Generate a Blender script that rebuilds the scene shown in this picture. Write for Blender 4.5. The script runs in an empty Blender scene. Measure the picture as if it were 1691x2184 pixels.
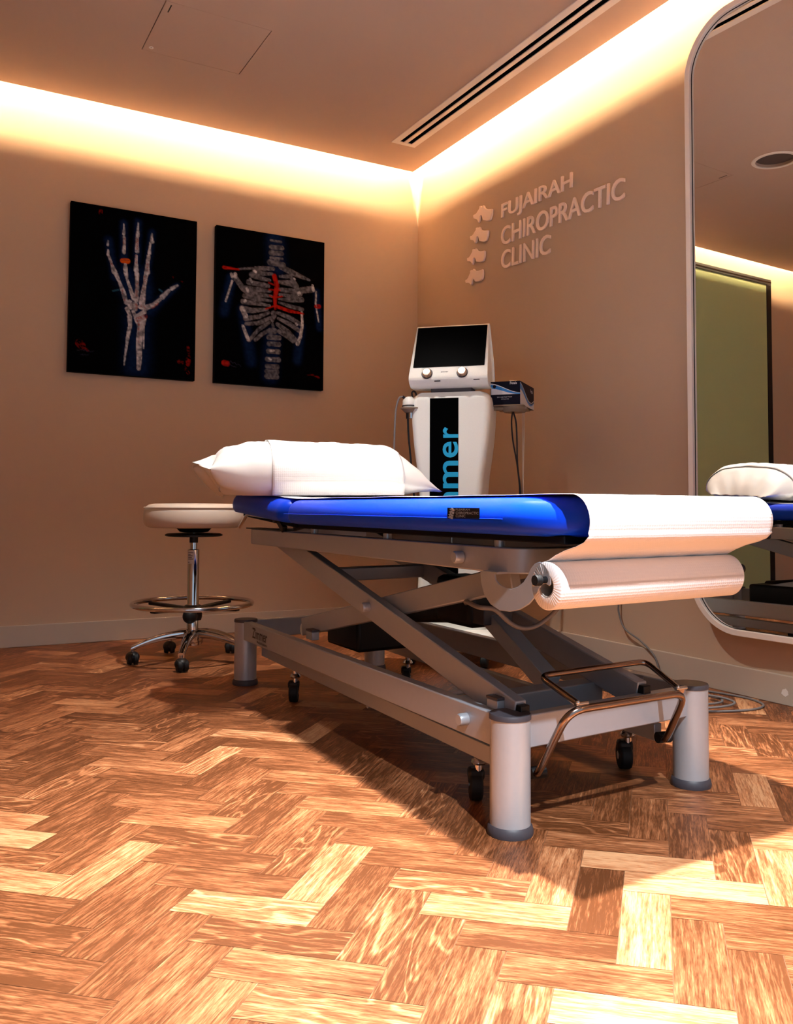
import bpy, bmesh, math, random
import numpy as np
from mathutils import Vector, Matrix
random.seed(7)
S = bpy.context.scene
COL = S.collection
PI = math.pi

# ------------------------------------------------------------------ camera
W, H, FPX = 1691, 2184, 1852.0
yaw, pitch, roll = math.radians(28.95), math.radians(2.61), math.radians(0.28)
fwd = Vector((math.sin(yaw)*math.cos(pitch), math.cos(yaw)*math.cos(pitch), math.sin(pitch)))
rgt = Vector((math.cos(yaw), -math.sin(yaw), 0)); upv = rgt.cross(fwd)
r2 = rgt*math.cos(roll)+upv*math.sin(roll); u2 = upv*math.cos(roll)-rgt*math.sin(roll)
cam = bpy.data.cameras.new('camera'); camo = bpy.data.objects.new('camera', cam); COL.objects.link(camo)
m = Matrix.Identity(4)
for i in range(3): m[i][0], m[i][1], m[i][2] = r2[i], u2[i], -fwd[i]
m[2][3] = .66
camo.matrix_world = m
cam.sensor_fit = 'HORIZONTAL'; cam.sensor_width = 36; cam.lens = 36*FPX/W
cam.shift_y = -94.0/W; cam.clip_start = .02
S.camera = camo

# ------------------------------------------------------------------ light, exposure
S.view_settings.view_transform = 'Standard'; S.view_settings.look = 'None'
S.view_settings.gamma = 1; S.view_settings.exposure = 0.3; S.view_settings.use_curve_mapping = False
S.cycles.use_denoising = True
S.cycles.max_bounces = 8; S.cycles.diffuse_bounces = 4; S.cycles.glossy_bounces = 4
S.cycles.sample_clamp_indirect = 20.0
S.cycles.caustics_reflective = False
w = bpy.data.worlds.new('world'); S.world = w; w.use_nodes = True
w.node_tree.nodes['Background'].inputs[0].default_value = (.62, .81, 1, 1)   # cool daylight from the open side behind the camera
w.node_tree.nodes['Background'].inputs[1].default_value = .62
SPOT_W = 1020
SPOT_COL = (1, .94, .88)
COVE_E = 700
COVE_COL = (1, .70, .40)
DOWN = [(1.10, 1.17, 1.0), (1.06, 2.60, .21), (.62, -.35, 1.0)]             # ceiling downlights x, y, share
def spot(x, y, k, c=SPOT_COL):
    l = bpy.data.lights.new('downlight_lamp', 'SPOT'); l.energy = SPOT_W*k; l.color = c
    l.spot_size = math.radians(104 if y < 1 else 72 if y < 2 else 88); l.spot_blend = 1; l.shadow_soft_size = .03
    return l
XW, YW, ZC, GAP = 2.596, 4.442, 2.633, .087

# ------------------------------------------------------------------ helpers
def link(o, parent=None):
    COL.objects.link(o)
    if parent: o.parent = parent
    return o
def tag(o, label=None, cat=None, group=None, kind=None):
    if label: o['label'] = label
    if cat: o['category'] = cat
    if group: o['group'] = group
    if kind: o['kind'] = kind
    return o
def thing(name, label, cat, loc=(0, 0, 0), rz=0, group=None):
    o = bpy.data.objects.new(name, None); o.empty_display_size = .05
    o.location = loc; o.rotation_euler = (0, 0, rz)
    return tag(link(o), label, cat, group)
def frame_from(p0, p1):
    d = (Vector(p1)-Vector(p0)); L = d.length; d.normalize()
    return Matrix.Translation(Vector(p0)) @ d.to_track_quat('Z', 'Y').to_matrix().to_4x4(), L
class MB:
    def __init__(s): s.b = bmesh.new()
    def box(s, lo, hi, M=None):
        lo, hi = Vector(lo), Vector(hi)
        T = Matrix.Translation((lo+hi)/2) @ Matrix.Diagonal((*(hi-lo), 1))
        bmesh.ops.create_cube(s.b, size=1, matrix=(M @ T) if M else T); return s
    def bar(s, p0, p1, w, h, up=(0, 0, 1)):
        p0, p1 = Vector(p0), Vector(p1); d = p1-p0; L = d.length; d.normalize()
        x = d.cross(Vector(up)).normalized(); z = x.cross(d)
        M = Matrix((x, d, z)).transposed().to_4x4(); M.translation = (p0+p1)/2
        bmesh.ops.create_cube(s.b, size=1, matrix=M @ Matrix.Diagonal((w, L, h, 1))); return s
    def cyl(s, p0, p1, r, rb=None, n=32):
        M, L = frame_from(p0, p1)
        bmesh.ops.create_cone(s.b, cap_ends=True, segments=n, radius1=r, radius2=r if rb is None else rb, depth=L, matrix=M @ Matrix.Translation((0, 0, L/2))); return s
    def sph(s, c, r, sc=(1, 1, 1), n=16):
        bmesh.ops.create_uvsphere(s.b, u_segments=n*2, v_segments=n, radius=r, matrix=Matrix.Translation(c) @ Matrix.Diagonal((*sc, 1))); return s
    def lathe(s, prof, c=(0, 0, 0), n=48, M=None):
        rings = []
        for r, z in prof:
            rings.append([s.b.verts.new(((M @ Vector((r*math.cos(2*PI*k/n), r*math.sin(2*PI*k/n), z))) if M else Vector((c[0]+r*math.cos(2*PI*k/n), c[1]+r*math.sin(2*PI*k/n), c[2]+z)))) for k in range(n)])
        for a, b in zip(rings, rings[1:]):
            for k in range(n): s.b.faces.new((a[k], a[(k+1) % n], b[(k+1) % n], b[k]))
        return s
    def loft(s, rings, cap=True, closed=True):
        R = [[s.b.verts.new(p) for p in r] for r in rings]; n = len(R[0])
        for a, b in zip(R, R[1:]):
            for k in range(n if closed else n-1): s.b.faces.new((a[k], a[(k+1) % n], b[(k+1) % n], b[k]))
        if cap and closed: s.b.faces.new(R[0][::-1]); s.b.faces.new(R[-1])
        return s
    def tube(s, pts, r, n=12, closed=False):
        pts = [Vector(p) for p in pts]; N = len(pts); rings = []; nv = None
        for i, p in enumerate(pts):
            a = pts[i-1] if (i > 0 or closed) else p; b = pts[(i+1) % N] if (i < N-1 or closed) else p
            t = (b-a).normalized()
            if nv is None:
                nv = t.orthogonal().normalized()
            else:
                nv = (nv-t*nv.dot(t)).normalized()
            bn = t.cross(nv)
            rings.append([p+(nv*math.cos(2*PI*k/n)+bn*math.sin(2*PI*k/n))*r for k in range(n)])
        R = [[s.b.verts.new(q) for q in g] for g in rings]
        for i in range(N if closed else N-1):
            a, b = R[i], R[(i+1) % N]
            for k in range(n): s.b.faces.new((a[k], a[(k+1) % n], b[(k+1) % n], b[k]))
        if not closed: s.b.faces.new(R[0][::-1]); s.b.faces.new(R[-1])
        return s
    def prism(s, poly, M, d):
        lo = [s.b.verts.new(M @ Vector((x, y, 0))) for x, y in poly]; hi = [s.b.verts.new(M @ Vector((x, y, d))) for x, y in poly]
        n = len(poly); s.b.faces.new(lo[::-1]); s.b.faces.new(hi)
        for k in range(n): s.b.faces.new((lo[k], lo[(k+1) % n], hi[(k+1) % n], hi[k]))
        return s
    def ring_prism(s, outer, inner, M, d):
        n = len(outer); V = []
        for poly in (outer, inner):
            for z in (0, d): V.append([s.b.verts.new(M @ Vector((x, y, z))) for x, y in poly])
        ol, oh, il, ih = V
        for k in range(n):
            j = (k+1) % n
            s.b.faces.new((ol[k], ol[j], oh[j], oh[k])); s.b.faces.new((il[j], il[k], ih[k], ih[j]))
            s.b.faces.new((oh[k], oh[j], ih[j], ih[k])); s.b.faces.new((ol[j], ol[k], il[k], il[j]))
        return s
    def mesh(s, me):
        s.b.from_mesh(me); return s
    def xf(s, fn):
        for v in s.b.verts: v.co = Vector(fn(v.co))
        return s
    def build(s, name, mat, parent=None, bevel=0, smooth=True, ang=35, seg=2, label=None, solid=0, sub=0):
        bmesh.ops.recalc_face_normals(s.b, faces=s.b.faces)
        me = bpy.data.meshes.new(name); s.b.to_mesh(me); s.b.free()
        o = link(bpy.data.objects.new(name, me), parent)
        if mat: me.materials.append(mat)
        if smooth:
            me.polygons.foreach_set('use_smooth', [True]*len(me.polygons))
            me.set_sharp_from_angle(angle=math.radians(ang))
        if solid:
            md = o.modifiers.new('solid', 'SOLIDIFY'); md.thickness = solid; md.offset = 1
        if bevel:
            md = o.modifiers.new('bevel', 'BEVEL'); md.width = bevel; md.segments = seg; md.limit_method = 'ANGLE'; md.angle_limit = math.radians(40)
        if sub:
            md = o.modifiers.new('sub', 'SUBSURF'); md.levels = sub; md.render_levels = sub
        if label: o['label'] = label
        return o
def rrect(x0, y0, x1, y1, r, n=8):
    P = []
    for cx, cy, a in ((x1-r, y1-r, 0), (x0+r, y1-r, 90), (x0+r, y0+r, 180), (x1-r, y0+r, 270)):
        for k in range(n+1):
            t = math.radians(a+90*k/n); P.append((cx+r*math.cos(t), cy+r*math.sin(t)))
    return P
def fillet(pts, r, n=6, closed=False):
    pts = [Vector(p) for p in pts]; N = len(pts); out = []
    for i, p in enumerate(pts):
        if not closed and i in (0, N-1): out.append(p); continue
        a = pts[i-1]; b = pts[(i+1) % N]
        da = (a-p); db = (b-p); ra = min(r, da.length*.45); rb = min(r, db.length*.45)
        A = p+da.normalized()*ra; B = p+db.normalized()*rb
        for k in range(n+1):
            t = k/n; out.append(A*(1-t)**2+p*2*t*(1-t)+B*t*t)
    return out
def curve_pts(pts, n=8):
    P = [Vector(p) for p in pts]; out = []
    for i in range(len(P)-1):
        p0 = P[max(i-1, 0)]; p1 = P[i]; p2 = P[i+1]; p3 = P[min(i+2, len(P)-1)]
        for k in range(n):
            t = k/n
            out.append(.5*((2*p1)+(p2-p0)*t+(2*p0-5*p1+4*p2-p3)*t*t+(3*p1-p0-3*p2+p3)*t**3))
    return out+[P[-1]]
def text_mesh(body, w, h, depth=0, offset=0, space=1.0):
    """lettering as a mesh, its box fitted to w x h, lower left corner at the origin"""
    c = bpy.data.curves.new('tmp_text', 'FONT'); c.body = body; c.extrude = .05 if depth else 0; c.offset = offset; c.space_character = space; c.resolution_u = 4
    o = bpy.data.objects.new('tmp_text', c); COL.objects.link(o)
    dg = bpy.context.evaluated_depsgraph_get(); dg.update()
    me = bpy.data.meshes.new_from_object(o.evaluated_get(dg))
    bpy.data.objects.remove(o); bpy.data.curves.remove(c)
    co = np.array([v.co[:] for v in me.vertices]); lo, hi = co.min(0), co.max(0)
    sz = hi-lo
    for v in me.vertices:
        v.co = ((v.co.x-lo[0])/sz[0]*w, (v.co.y-lo[1])/sz[1]*(h or w*sz[1]/sz[0]), (v.co.z-lo[2])/sz[2]*depth if depth else 0)
    return me

# ------------------------------------------------------------------ materials
def mat(name, col=(.5, .5, .5), rough=.5, metal=0, spec=.5, emit=None, estr=0, coat=0, alpha=1, trans=0):
    m = bpy.data.materials.new(name); m.use_nodes = True
    p = m.node_tree.nodes['Principled BSDF']
    p.inputs['Base Color'].default_value = (*col, 1); p.inputs['Roughness'].default_value = rough
    p.inputs['Metallic'].default_value = metal; p.inputs['Specular IOR Level'].default_value = spec
    if emit: p.inputs['Emission Color'].default_value = (*emit, 1); p.inputs['Emission Strength'].default_value = estr
    if coat: p.inputs['Coat Weight'].default_value = coat
    p.inputs['Transmission Weight'].default_value = trans; p.inputs['Alpha'].default_value = alpha
    return m
class NT:
    def __init__(s, m): s.t = m.node_tree; s.p = s.t.nodes['Principled BSDF']
    def n(s, typ, **kw):
        nd = s.t.nodes.new(typ)
        for k, v in kw.items():
            if k in ('inp',):
                for a, b in v.items(): nd.inputs[a].default_value = b
            else: setattr(nd, k, v)
        return nd
    def l(s, a, b): s.t.links.new(a, b)
    def noise_bump(s, scale, strength, dist=.001, coord='Object', detail=3):
        tc = s.n('ShaderNodeTexCoord'); nz = s.n('ShaderNodeTexNoise', inp={'Scale': scale, 'Detail': detail})
        bp = s.n('ShaderNodeBump', inp={'Strength': strength, 'Distance': dist})
        s.l(tc.outputs[coord], nz.inputs['Vector']); s.l(nz.outputs['Fac'], bp.inputs['Height']); s.l(bp.outputs['Normal'], s.p.inputs['Normal'])
        return nz
def mottled(name, c1, c2, scale, rough=.5, bump=0, bscale=200, metal=0, spec=.5):
    m = mat(name, c1, rough, metal, spec); t = NT(m)
    tc = t.n('ShaderNodeTexCoord'); nz = t.n('ShaderNodeTexNoise', inp={'Scale': scale, 'Detail': 4}); mx = t.n('ShaderNodeMix', data_type='RGBA')
    mx.inputs[6].default_value = (*c1, 1); mx.inputs[7].default_value = (*c2, 1)
    t.l(tc.outputs['Object'], nz.inputs['Vector']); t.l(nz.outputs['Fac'], mx.inputs[0]); t.l(mx.outputs[2], t.p.inputs['Base Color'])
    if bump: t.noise_bump(bscale, bump)
    return m
M = {}
M['wall'] = mottled('wall_paint', (.53, .395, .285), (.56, .42, .305), 3, .75, .25, 260, spec=.2)
M['ceiling'] = mottled('ceiling_paint', (.54, .395, .31), (.57, .42, .33), 3, .8, .1, 150, spec=.15)
M['base'] = mottled('baseboard_paint', (.50, .43, .35), (.53, .45, .37), 4, .4, spec=.4)
M['white_metal'] = mat('vent_white', (.82, .76, .70), .45)
M['cove'] = mat('cove_white', (.75, .70, .62), .8)
M['black'] = mat('black_plastic', (.006, .006, .007), .45, spec=.3)
M['void'] = mat('shade_black', (.002, .002, .002), .9, spec=0)  # near-black colour standing in for shade in ceiling gaps and slots
M['rubber'] = mat('rubber', (.008, .008, .009), .6, spec=.3)
M['chrome'] = mat('chrome', (.62, .62, .64), .09, 1)
M['bronze'] = mat('pedal_steel', (.34, .26, .22), .18, 1)
M['silver'] = mottled('silver_powder_coat', (.38, .41, .46), (.41, .44, .49), 60, .38, .05, 900, metal=.35)
M['legsilver'] = mottled('silver_leg', (.43, .46, .50), (.46, .49, .53), 80, .33, .05, 900, metal=.35)
M['capgrey'] = mat('grey_cap', (.05, .045, .055), .5)
M['blue'] = mottled('blue_vinyl', (.0005, .050, .72), (.0005, .060, .80), 20, .36, .12, 350, spec=.22)
M['board'] = mat('underboard', (.004, .004, .006), .7, spec=.1)
M['white_plastic'] = mottled('pearl_plastic', (.78, .80, .74), (.88, .89, .84), 300, .4)
M['upholstery'] = mottled('cream_vinyl', (.62, .55, .47), (.66, .58, .50), 10, .5, .1, 300)
M['pillow'] = mottled('pillow_cover', (.74, .73, .72), (.80, .79, .78), 6, .55, .2, 18, spec=.3)
M['sign'] = mat('sign_letters', (.97, .78, .66), .5)
M['screen'] = mat('screen_glass', (.0006, .0006, .0008), .4, spec=.015)
M['copper'] = mat('knob_copper', (.50, .33, .24), .28, .7)
M['cyan'] = mat('cyan_print', (.0, .36, .66), .5)
M['ink'] = mat('ink_print', (.03, .03, .035), .5)
M['silverink'] = mat('silver_print', (.55, .55, .58), .5)
M['grey_cable'] = mat('grey_cable', (.17, .16, .16), .5)
M['pale_cable'] = mat('pale_cable', (.45, .36, .28), .5)
M['core'] = mat('card_core', (.42, .36, .31), .8)
M['led'] = mat('led_strip', (1, 1, 1), .5, emit=COVE_COL, estr=COVE_E)
M['lens'] = mat('lamp_lens', (.3, .3, .3), .4)
M['canister'] = mat('lamp_baffle', (.10, .07, .06), .5)
M['mirror'] = mat('mirror_glass', (.90, .91, .88), .0, 1)
M['frame_white'] = mat('mirror_frame', (.86, .80, .73), .4)
M['greenglass'] = mottled('green_frosted_glass', (.44, .56, .29), (.47, .59, .31), 2, .4, spec=.5)
M['sticker'] = mat('sticker_paper', (.6, .58, .55), .5)
M['box_white'] = mat('box_white', (.62, .62, .66), .45)
M['box_black'] = mat('box_black', (.006, .006, .014), .5, spec=.08)
M['box_blue'] = mat('box_blue', (.02, .20, .55), .4)
M['tissue'] = mat('tissue', (.85, .82, .8), .8)
M['acrylic'] = mat('shelf_acrylic', (.22, .16, .11), .25)
M['patch'] = mat('label_patch', (.004, .004, .006), .6, spec=.2)
M['patchink'] = mat('label_ink', (.30, .30, .31), .6)

def paper_mat():
    m = mat('exam_paper', (.93, .93, .93), .85, spec=.15); t = NT(m)
    tc = t.n('ShaderNodeTexCoord'); vo = t.n('ShaderNodeTexVoronoi', inp={'Scale': 150, 'Randomness': .12})
    mp = t.n('ShaderNodeMapping', inp={'Scale': (1, 1, 1)})
    bp = t.n('ShaderNodeBump', inp={'Strength': .55, 'Distance': .002})
    t.l(tc.outputs['UV'], mp.inputs['Vector']); t.l(mp.outputs['Vector'], vo.inputs['Vector']); t.l(vo.outputs['Distance'], bp.inputs['Height']); t.l(bp.outputs['Normal'], t.p.inputs['Normal'])
    return m
M['paper'] = paper_mat()

def floor_mat():
    m = mat('herringbone_oak', (.4, .2, .1), .42, spec=.35); t = NT(m)
    uv = t.n('ShaderNodeUVMap', uv_map='plank'); at = t.n('ShaderNodeAttribute', attribute_name='tone')
    sp = t.n('ShaderNodeSeparateColor'); t.l(at.outputs['Color'], sp.inputs[0])
    off = t.n('ShaderNodeCombineXYZ'); mul = t.n('ShaderNodeMath', operation='MULTIPLY', inp={1: 37.0}); t.l(sp.outputs[1], mul.inputs[0])
    t.l(mul.outputs[0], off.inputs[0]); t.l(mul.outputs[0], off.inputs[1]); t.l(mul.outputs[0], off.inputs[2])
    add = t.n('ShaderNodeVectorMath', operation='ADD'); t.l(uv.outputs['UV'], add.inputs[0]); t.l(off.outputs[0], add.inputs[1])
    def grain(sx, sy, sc, det, dist=0):
        mp = t.n('ShaderNodeMapping', inp={'Scale': (sx, sy, 1)}); t.l(add.outputs[0], mp.inputs['Vector'])
        nz = t.n('ShaderNodeTexNoise', inp={'Scale': sc, 'Detail': det, 'Roughness': .62, 'Distortion': dist}); t.l(mp.outputs[0], nz.inputs['Vector']); return nz.outputs['Fac']
    fine = grain(13, 190, 1, 5); broad = grain(6, 24, 1, 3, .5); fleck = grain(48, 520, 1, 2)
    # cathedral figure: a stretched ring field cut by a threshold per plank
    mp = t.n('ShaderNodeMapping', inp={'Scale': (3.2, 17, 1)}); t.l(add.outputs[0], mp.inputs['Vector'])
    n2 = t.n('ShaderNodeTexNoise', inp={'Scale': 1, 'Detail': 2, 'Distortion': .4}); t.l(mp.outputs[0], n2.inputs['Vector'])
    rm = t.n('ShaderNodeMath', operation='MULTIPLY', inp={1: 56.0}); t.l(n2.outputs['Fac'], rm.inputs[0])
    sn = t.n('ShaderNodeMath', operation='SINE'); t.l(rm.outputs[0], sn.inputs[0])
    ca = t.n('ShaderNodeMapRange', inp={1: .35, 2: 1.0, 3: -.45, 4: 1.0}); t.l(sn.outputs[0], ca.inputs[0])
    cs = t.n('ShaderNodeMath', operation='MULTIPLY'); t.l(ca.outputs[0], cs.inputs[0]); t.l(sp.outputs[2], cs.inputs[1])
    def mth(op, a, b=None, v=None):
        nd = t.n('ShaderNodeMath', operation=op); t.l(a, nd.inputs[0])
        if b is not None: t.l(b, nd.inputs[1])
        if v is not None: nd.inputs[1].default_value = v
        return nd.outputs[0]
    s1 = mth('ADD', mth('MULTIPLY', fine, v=.90), mth('MULTIPLY', broad, v=.60))
    s2 = mth('ADD', s1, mth('MULTIPLY', fleck, v=.55))
    s3 = mth('ADD', s2, mth('MULTIPLY', sp.outputs[0], v=.42))
    s4 = mth('ADD', s3, mth('MULTIPLY', cs.outputs[0], v=.15))
    rp = t.n('ShaderNodeMapRange', inp={1: .98, 2: 1.52, 3: 0.0, 4: 1.0}); t.l(s4, rp.inputs[0])
    cr = t.n('ShaderNodeValToRGB'); t.l(rp.outputs[0], cr.inputs[0])
    e = cr.color_ramp.elements; e[0].position = 0; e[0].color = (.10, .030, .008, 1); e[1].position = 1; e[1].color = (.58, .31, .15, 1)
    k = e.new(.35); k.color = (.24, .082, .030, 1); k = e.new(.65); k.color = (.41, .166, .068, 1)
    t.l(cr.outputs[0], t.p.inputs['Base Color'])
    bp = t.n('ShaderNodeBump', inp={'Strength': .25, 'Distance': .0006}); t.l(fine, bp.inputs['Height']); t.l(bp.outputs[0], t.p.inputs['Normal'])
    rr = t.n('ShaderNodeMapRange', inp={3: .36, 4: .52}); t.l(fine, rr.inputs[0]); t.l(rr.outputs[0], t.p.inputs['Roughness'])
    return m
M['floor'] = floor_mat()
M['joint'] = mat('floor_joint', (.16, .07, .03), .8)

# ------------------------------------------------------------------ room shell
def structure(o): o['kind'] = 'structure'; return o
X0, Y0 = -1.7, -1.5
def floor():
    a, c_ = math.radians(44.3), math.radians(-42.0)
    ux = Vector((math.cos(a), math.sin(a)))*1.075; vx = Vector((math.cos(c_), math.sin(c_)))
    L, Wd = .2364, .0788
    org = Vector((.965, .921))          # a measured plank corner
    b = bmesh.new(); uvl = b.loops.layers.uv.new('plank'); cl = b.loops.layers.color.new('tone')
    rnd = random.Random(11)
    g = .0005
    def plank(x, y, lx, ly):
        P = [(x+g, y+g), (x+lx-g, y+g), (x+lx-g, y+ly-g), (x+g, y+ly-g)]
        Q = [org-vx*p+ux*q for p, q in P]
        c = sum((q for q in Q), Vector((0, 0)))/4
        if not (X0-.05 < c.x < XW+.1 and Y0-.05 < c.y < YW+.1): return
        vs = [b.verts.new((q.x, q.y, 0)) for q in Q]
        f = b.faces.new(vs)
        t = min(1, max(0, rnd.gauss(.5, .24))); r_ = rnd.random(); k = 1.0 if rnd.random() < .26 else .06
        for lp in f.loops:
            i = vs.index(lp.vert); p, q = P[i]
            lp[uvl].uv = ((p-x, q-y) if lx > ly else (q-y, p-x)); lp[cl] = (t, r_, k, 1)
    for k in range(-70, 70):
        for j in range(-24, 24):
            bx, by = k*Wd+j*L, k*Wd-j*L
            plank(bx, by-Wd, L, Wd); plank(bx, by, Wd, L)
    bmesh.ops.recalc_face_normals(b, faces=b.faces)
    for f in b.faces:
        if f.normal.z < 0: f.normal_flip()
    # joint bed under the planks
    vs = [b.verts.new(p) for p in ((X0, Y0, -.0006), (XW+.05, Y0, -.0006), (XW+.05, YW+.05, -.0006), (X0, YW+.05, -.0006))]
    jf = b.faces.new(vs); jf.material_index = 1
    lo = [b.verts.new((v.co.x, v.co.y, -.06)) for v in vs]
    b.faces.new(lo[::-1]).material_index = 1
    for k in range(4): b.faces.new((vs[k], lo[k], lo[(k+1) % 4], vs[(k+1) % 4])).material_index = 1
    me = bpy.data.meshes.new('floor'); b.to_mesh(me); b.free()
    me.materials.append(M['floor']); me.materials.append(M['joint'])
    return structure(link(bpy.data.objects.new('floor', me)))
floor()
structure(MB().box((X0, YW, -.06), (XW+.12, YW+.12, 2.95)).build('wall_back', M['wall'], smooth=False))
structure(MB().box((XW, Y0, -.06), (XW+.12, YW, 2.95)).build('wall_right', M['wall'], smooth=False))
structure(MB().box((X0-.12, Y0, -.06), (X0, YW+.12, 2.95)).build('wall_left', M['wall'], smooth=False))
def baseboard(name, lo, hi, inward):
    return structure(MB().box(lo, hi).build(name, M['base'], bevel=.0025, smooth=False))
baseboard('baseboard_back', (.24, YW-.014, 0), (XW-.0145, YW, .1), 0)
br = baseboard('baseboard_right', (XW-.014, Y0, 0), (XW, YW, .1), 0)
rs = random.Random(4)
MB().prism([((.011+.006*rs.random())*math.cos(2*PI*k/14), (.010+.005*rs.random())*math.sin(2*PI*k/14)) for k in range(14)], Matrix.Translation((XW-.014, 1.954, .043)) @ Matrix(((0, 0, -1, 0), (-1, 0, 0, 0), (0, 1, 0, 0), (0, 0, 0, 1))), .0006).build('filler_patch', M['white_metal'], br, smooth=False)
# ceiling: a dropped slab held back from both walls, with the real deck above the light cove
def cut(o, cutters):
    for c in cutters:
        cm = bpy.data.meshes.new('tmp_cut'); c.b.to_mesh(cm); c.b.free(); co = bpy.data.objects.new('tmp_cut', cm); COL.objects.link(co)
        md = o.modifiers.new('cut', 'BOOLEAN'); md.operation = 'DIFFERENCE'; md.object = co; md.solver = 'EXACT'
        bpy.context.view_layer.update()
        dg = bpy.context.evaluated_depsgraph_get()
        nm = bpy.data.meshes.new_from_object(o.evaluated_get(dg)); o.modifiers.clear(); o.data = nm
        bpy.data.objects.remove(co)
ZS = ZC+.075
VX0, VX1, VY1, VY0 = 2.196, 2.341, 4.045, .9
ceil = MB().box((X0, Y0, ZC), (XW-GAP, YW-GAP, ZS)).build('ceiling', M['ceiling'], smooth=False)
cuts = [MB().box((VX0+.012, VY0+.012, ZC-.1), (VX1-.012, VY1-.012, ZS+.1))]
for x, y, k in DOWN: cuts.append(MB().cyl((x, y, ZC-.1), (x, y, ZS+.1), .062, n=48))
cuts.append(MB().cyl((.80, 3.06, ZC-.1), (.80, 3.06, ZC+.02), .108, n=56))
HX0, HX1, HY0, HY1 = .803, 1.243, 3.331, 3.747
cuts.append(MB().box((HX0, HY0, ZC-.1), (HX1, HY1, ZC+.02)))
cut(ceil, cuts); structure(ceil)
structure(MB().box((X0, Y0, 2.90), (XW, YW, 2.95)).build('trim_1', M['cove'], smooth=False))
# LED strips on the deck, up in the cove
for nm, lo, hi, lab in (('led_strip', (X0, YW-.127, 2.832), (XW-.132, YW-.117, 2.839), 'warm LED strip hidden in the ceiling cove above the picture wall'),
                        ('led_strip', (XW-.127, Y0, 2.832), (XW-.117, YW-.132, 2.839), 'warm LED strip hidden in the ceiling cove above the mirror wall')):
    t = thing(nm, lab, 'light strip', ((lo[0]+hi[0])/2, (lo[1]+hi[1])/2, lo[2]))
    T = Vector(t.location)
    MB().box(Vector(lo)-T, Vector(hi)-T).build('diode_tape', M['led'], t, smooth=False)
    MB().box(Vector(lo)-T+Vector((-.004, -.004, .0075)), Vector(hi)-T+Vector((.004, .004, .0125))).build('profile_channel', M['white_metal'], t, smooth=False)
    for f in (.1, .5, .9):
        c = Vector(lo).lerp(Vector(hi), f)-T
        MB().box((c.x-.006, c.y-.006, .0125), (c.x+.006, c.y+.006, 2.90-T.z)).build('bracket', M['white_metal'], t, smooth=False)
# access hatch
t = thing('access_hatch', 'square painted access panel set flush in the ceiling', 'access panel', ((HX0+HX1)/2, (HY0+HY1)/2, ZC))
hw, hh = (HX1-HX0)/2-.0035, (HY1-HY0)/2-.0015
MB().box((-hw, -hh, .0), (hw, hh, .016)).build('panel', M['ceiling'], t, smooth=False)
MB().box((-hw-.0034, -hh-.0014, .0165), (hw+.0034, hh+.0014, .0195)).build('frame', M['void'], t, smooth=False)  # black backing sheet, its colour gives the shade in the panel's edge gap
MB().box((-hw+.022, -hh+.02, -.001), (-hw+.027, -hh+.075, .001)).build('latch_slot', M['black'], t, smooth=False)
MB().lathe([(.0035, -.0004), (.0035, -.002), (.010, -.002), (.010, .0005)], (-hw+.03, hh-.035, 0), 24).build('screw_ring', M['white_metal'], t)
MB().cyl((-hw+.03, hh-.035, -.0008), (-hw+.03, hh-.035, .001), .0036, n=16).build('screw_hole', M['black'], t)
# linear slot vent
t = thing('slot_vent', 'long white linear air vent with two dark slots in the ceiling', 'air vent', ((VX0+VX1)/2, VY1, ZC))
L = VY1-VY0; hw = (VX1-VX0)/2
def slotx(a, b, name, z0=-.004, z1=.02): MB().box((a, -L+.03, z0), (b, -.022, z1)).build(name, M['white_metal'], t, smooth=False)
s = MB(); s.box((-hw, -L, -.004), (-hw+.035, 0, .0)); s.box((hw-.035, -L, -.004), (hw, 0, .0)); s.box((-hw+.035, -.03, -.004), (hw-.035, 0, .0)); s.box((-hw+.035, -L, -.004), (hw-.035, -L+.03, .0))
s.build('frame', M['white_metal'], t, smooth=False)
MB().box((-.0105, -L+.03, -.003), (.0105, -.03, .0015)).build('centre_bar', M['white_metal'], t, smooth=False)
MB().box((-hw+.0135, -L+.03, .002), (hw-.0135, -.02, .006)).build('slot_shade_plate', M['void'], t, smooth=False)  # added black sheet just behind the slots, painted as the shade inside them
# downlights
labs = ['round recessed ceiling downlight above the near end of the blue treatment table', 'round recessed ceiling downlight above the pillow end of the table', 'round recessed ceiling downlight behind the camera, out of sight']
for (x, y, k), lab in zip(DOWN, labs):
    t = thing('downlight', lab, 'ceiling light', (x, y, ZC), group='recessed ceiling downlights')
    MB().lathe([(.052, .0), (.052, -.004), (.078, -.004), (.080, -.001), (.080, .0), (.052, .0)], n=48).build('trim_ring', M['white_metal'], t)
    MB().lathe([(.0555, .0), (.045, .045), (.045, .072), (.060, .072), (.060, .0), (.0555, .0)], n=48).build('baffle', M['canister'], t)
    MB().cyl((0, 0, .058), (0, 0, .064), .044, n=32).build('lens', M['lens'], t)
    so = bpy.data.objects.new('downlight_lamp', spot(x, y, k, (.86, .93, 1) if y < 1 else SPOT_COL)); link(so, t); so.location = (0, 0, .004)
# round speaker
SPX, SPY = .80, 3.06
t = thing('ceiling_speaker', 'round dark ceiling speaker with a pale rim, seen in the mirror', 'speaker', (SPX, SPY, ZC))
MB().lathe([(.105, .0), (.105, -.005), (.122, -.005), (.126, -.002), (.126, .0), (.105, .0)], n=56).build('rim', M['white_metal'], t)
MB().lathe([(.0, .016), (.105, .016), (.105, .018), (.0, .018)], n=56).build('grille', M['canister'], t)
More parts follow.
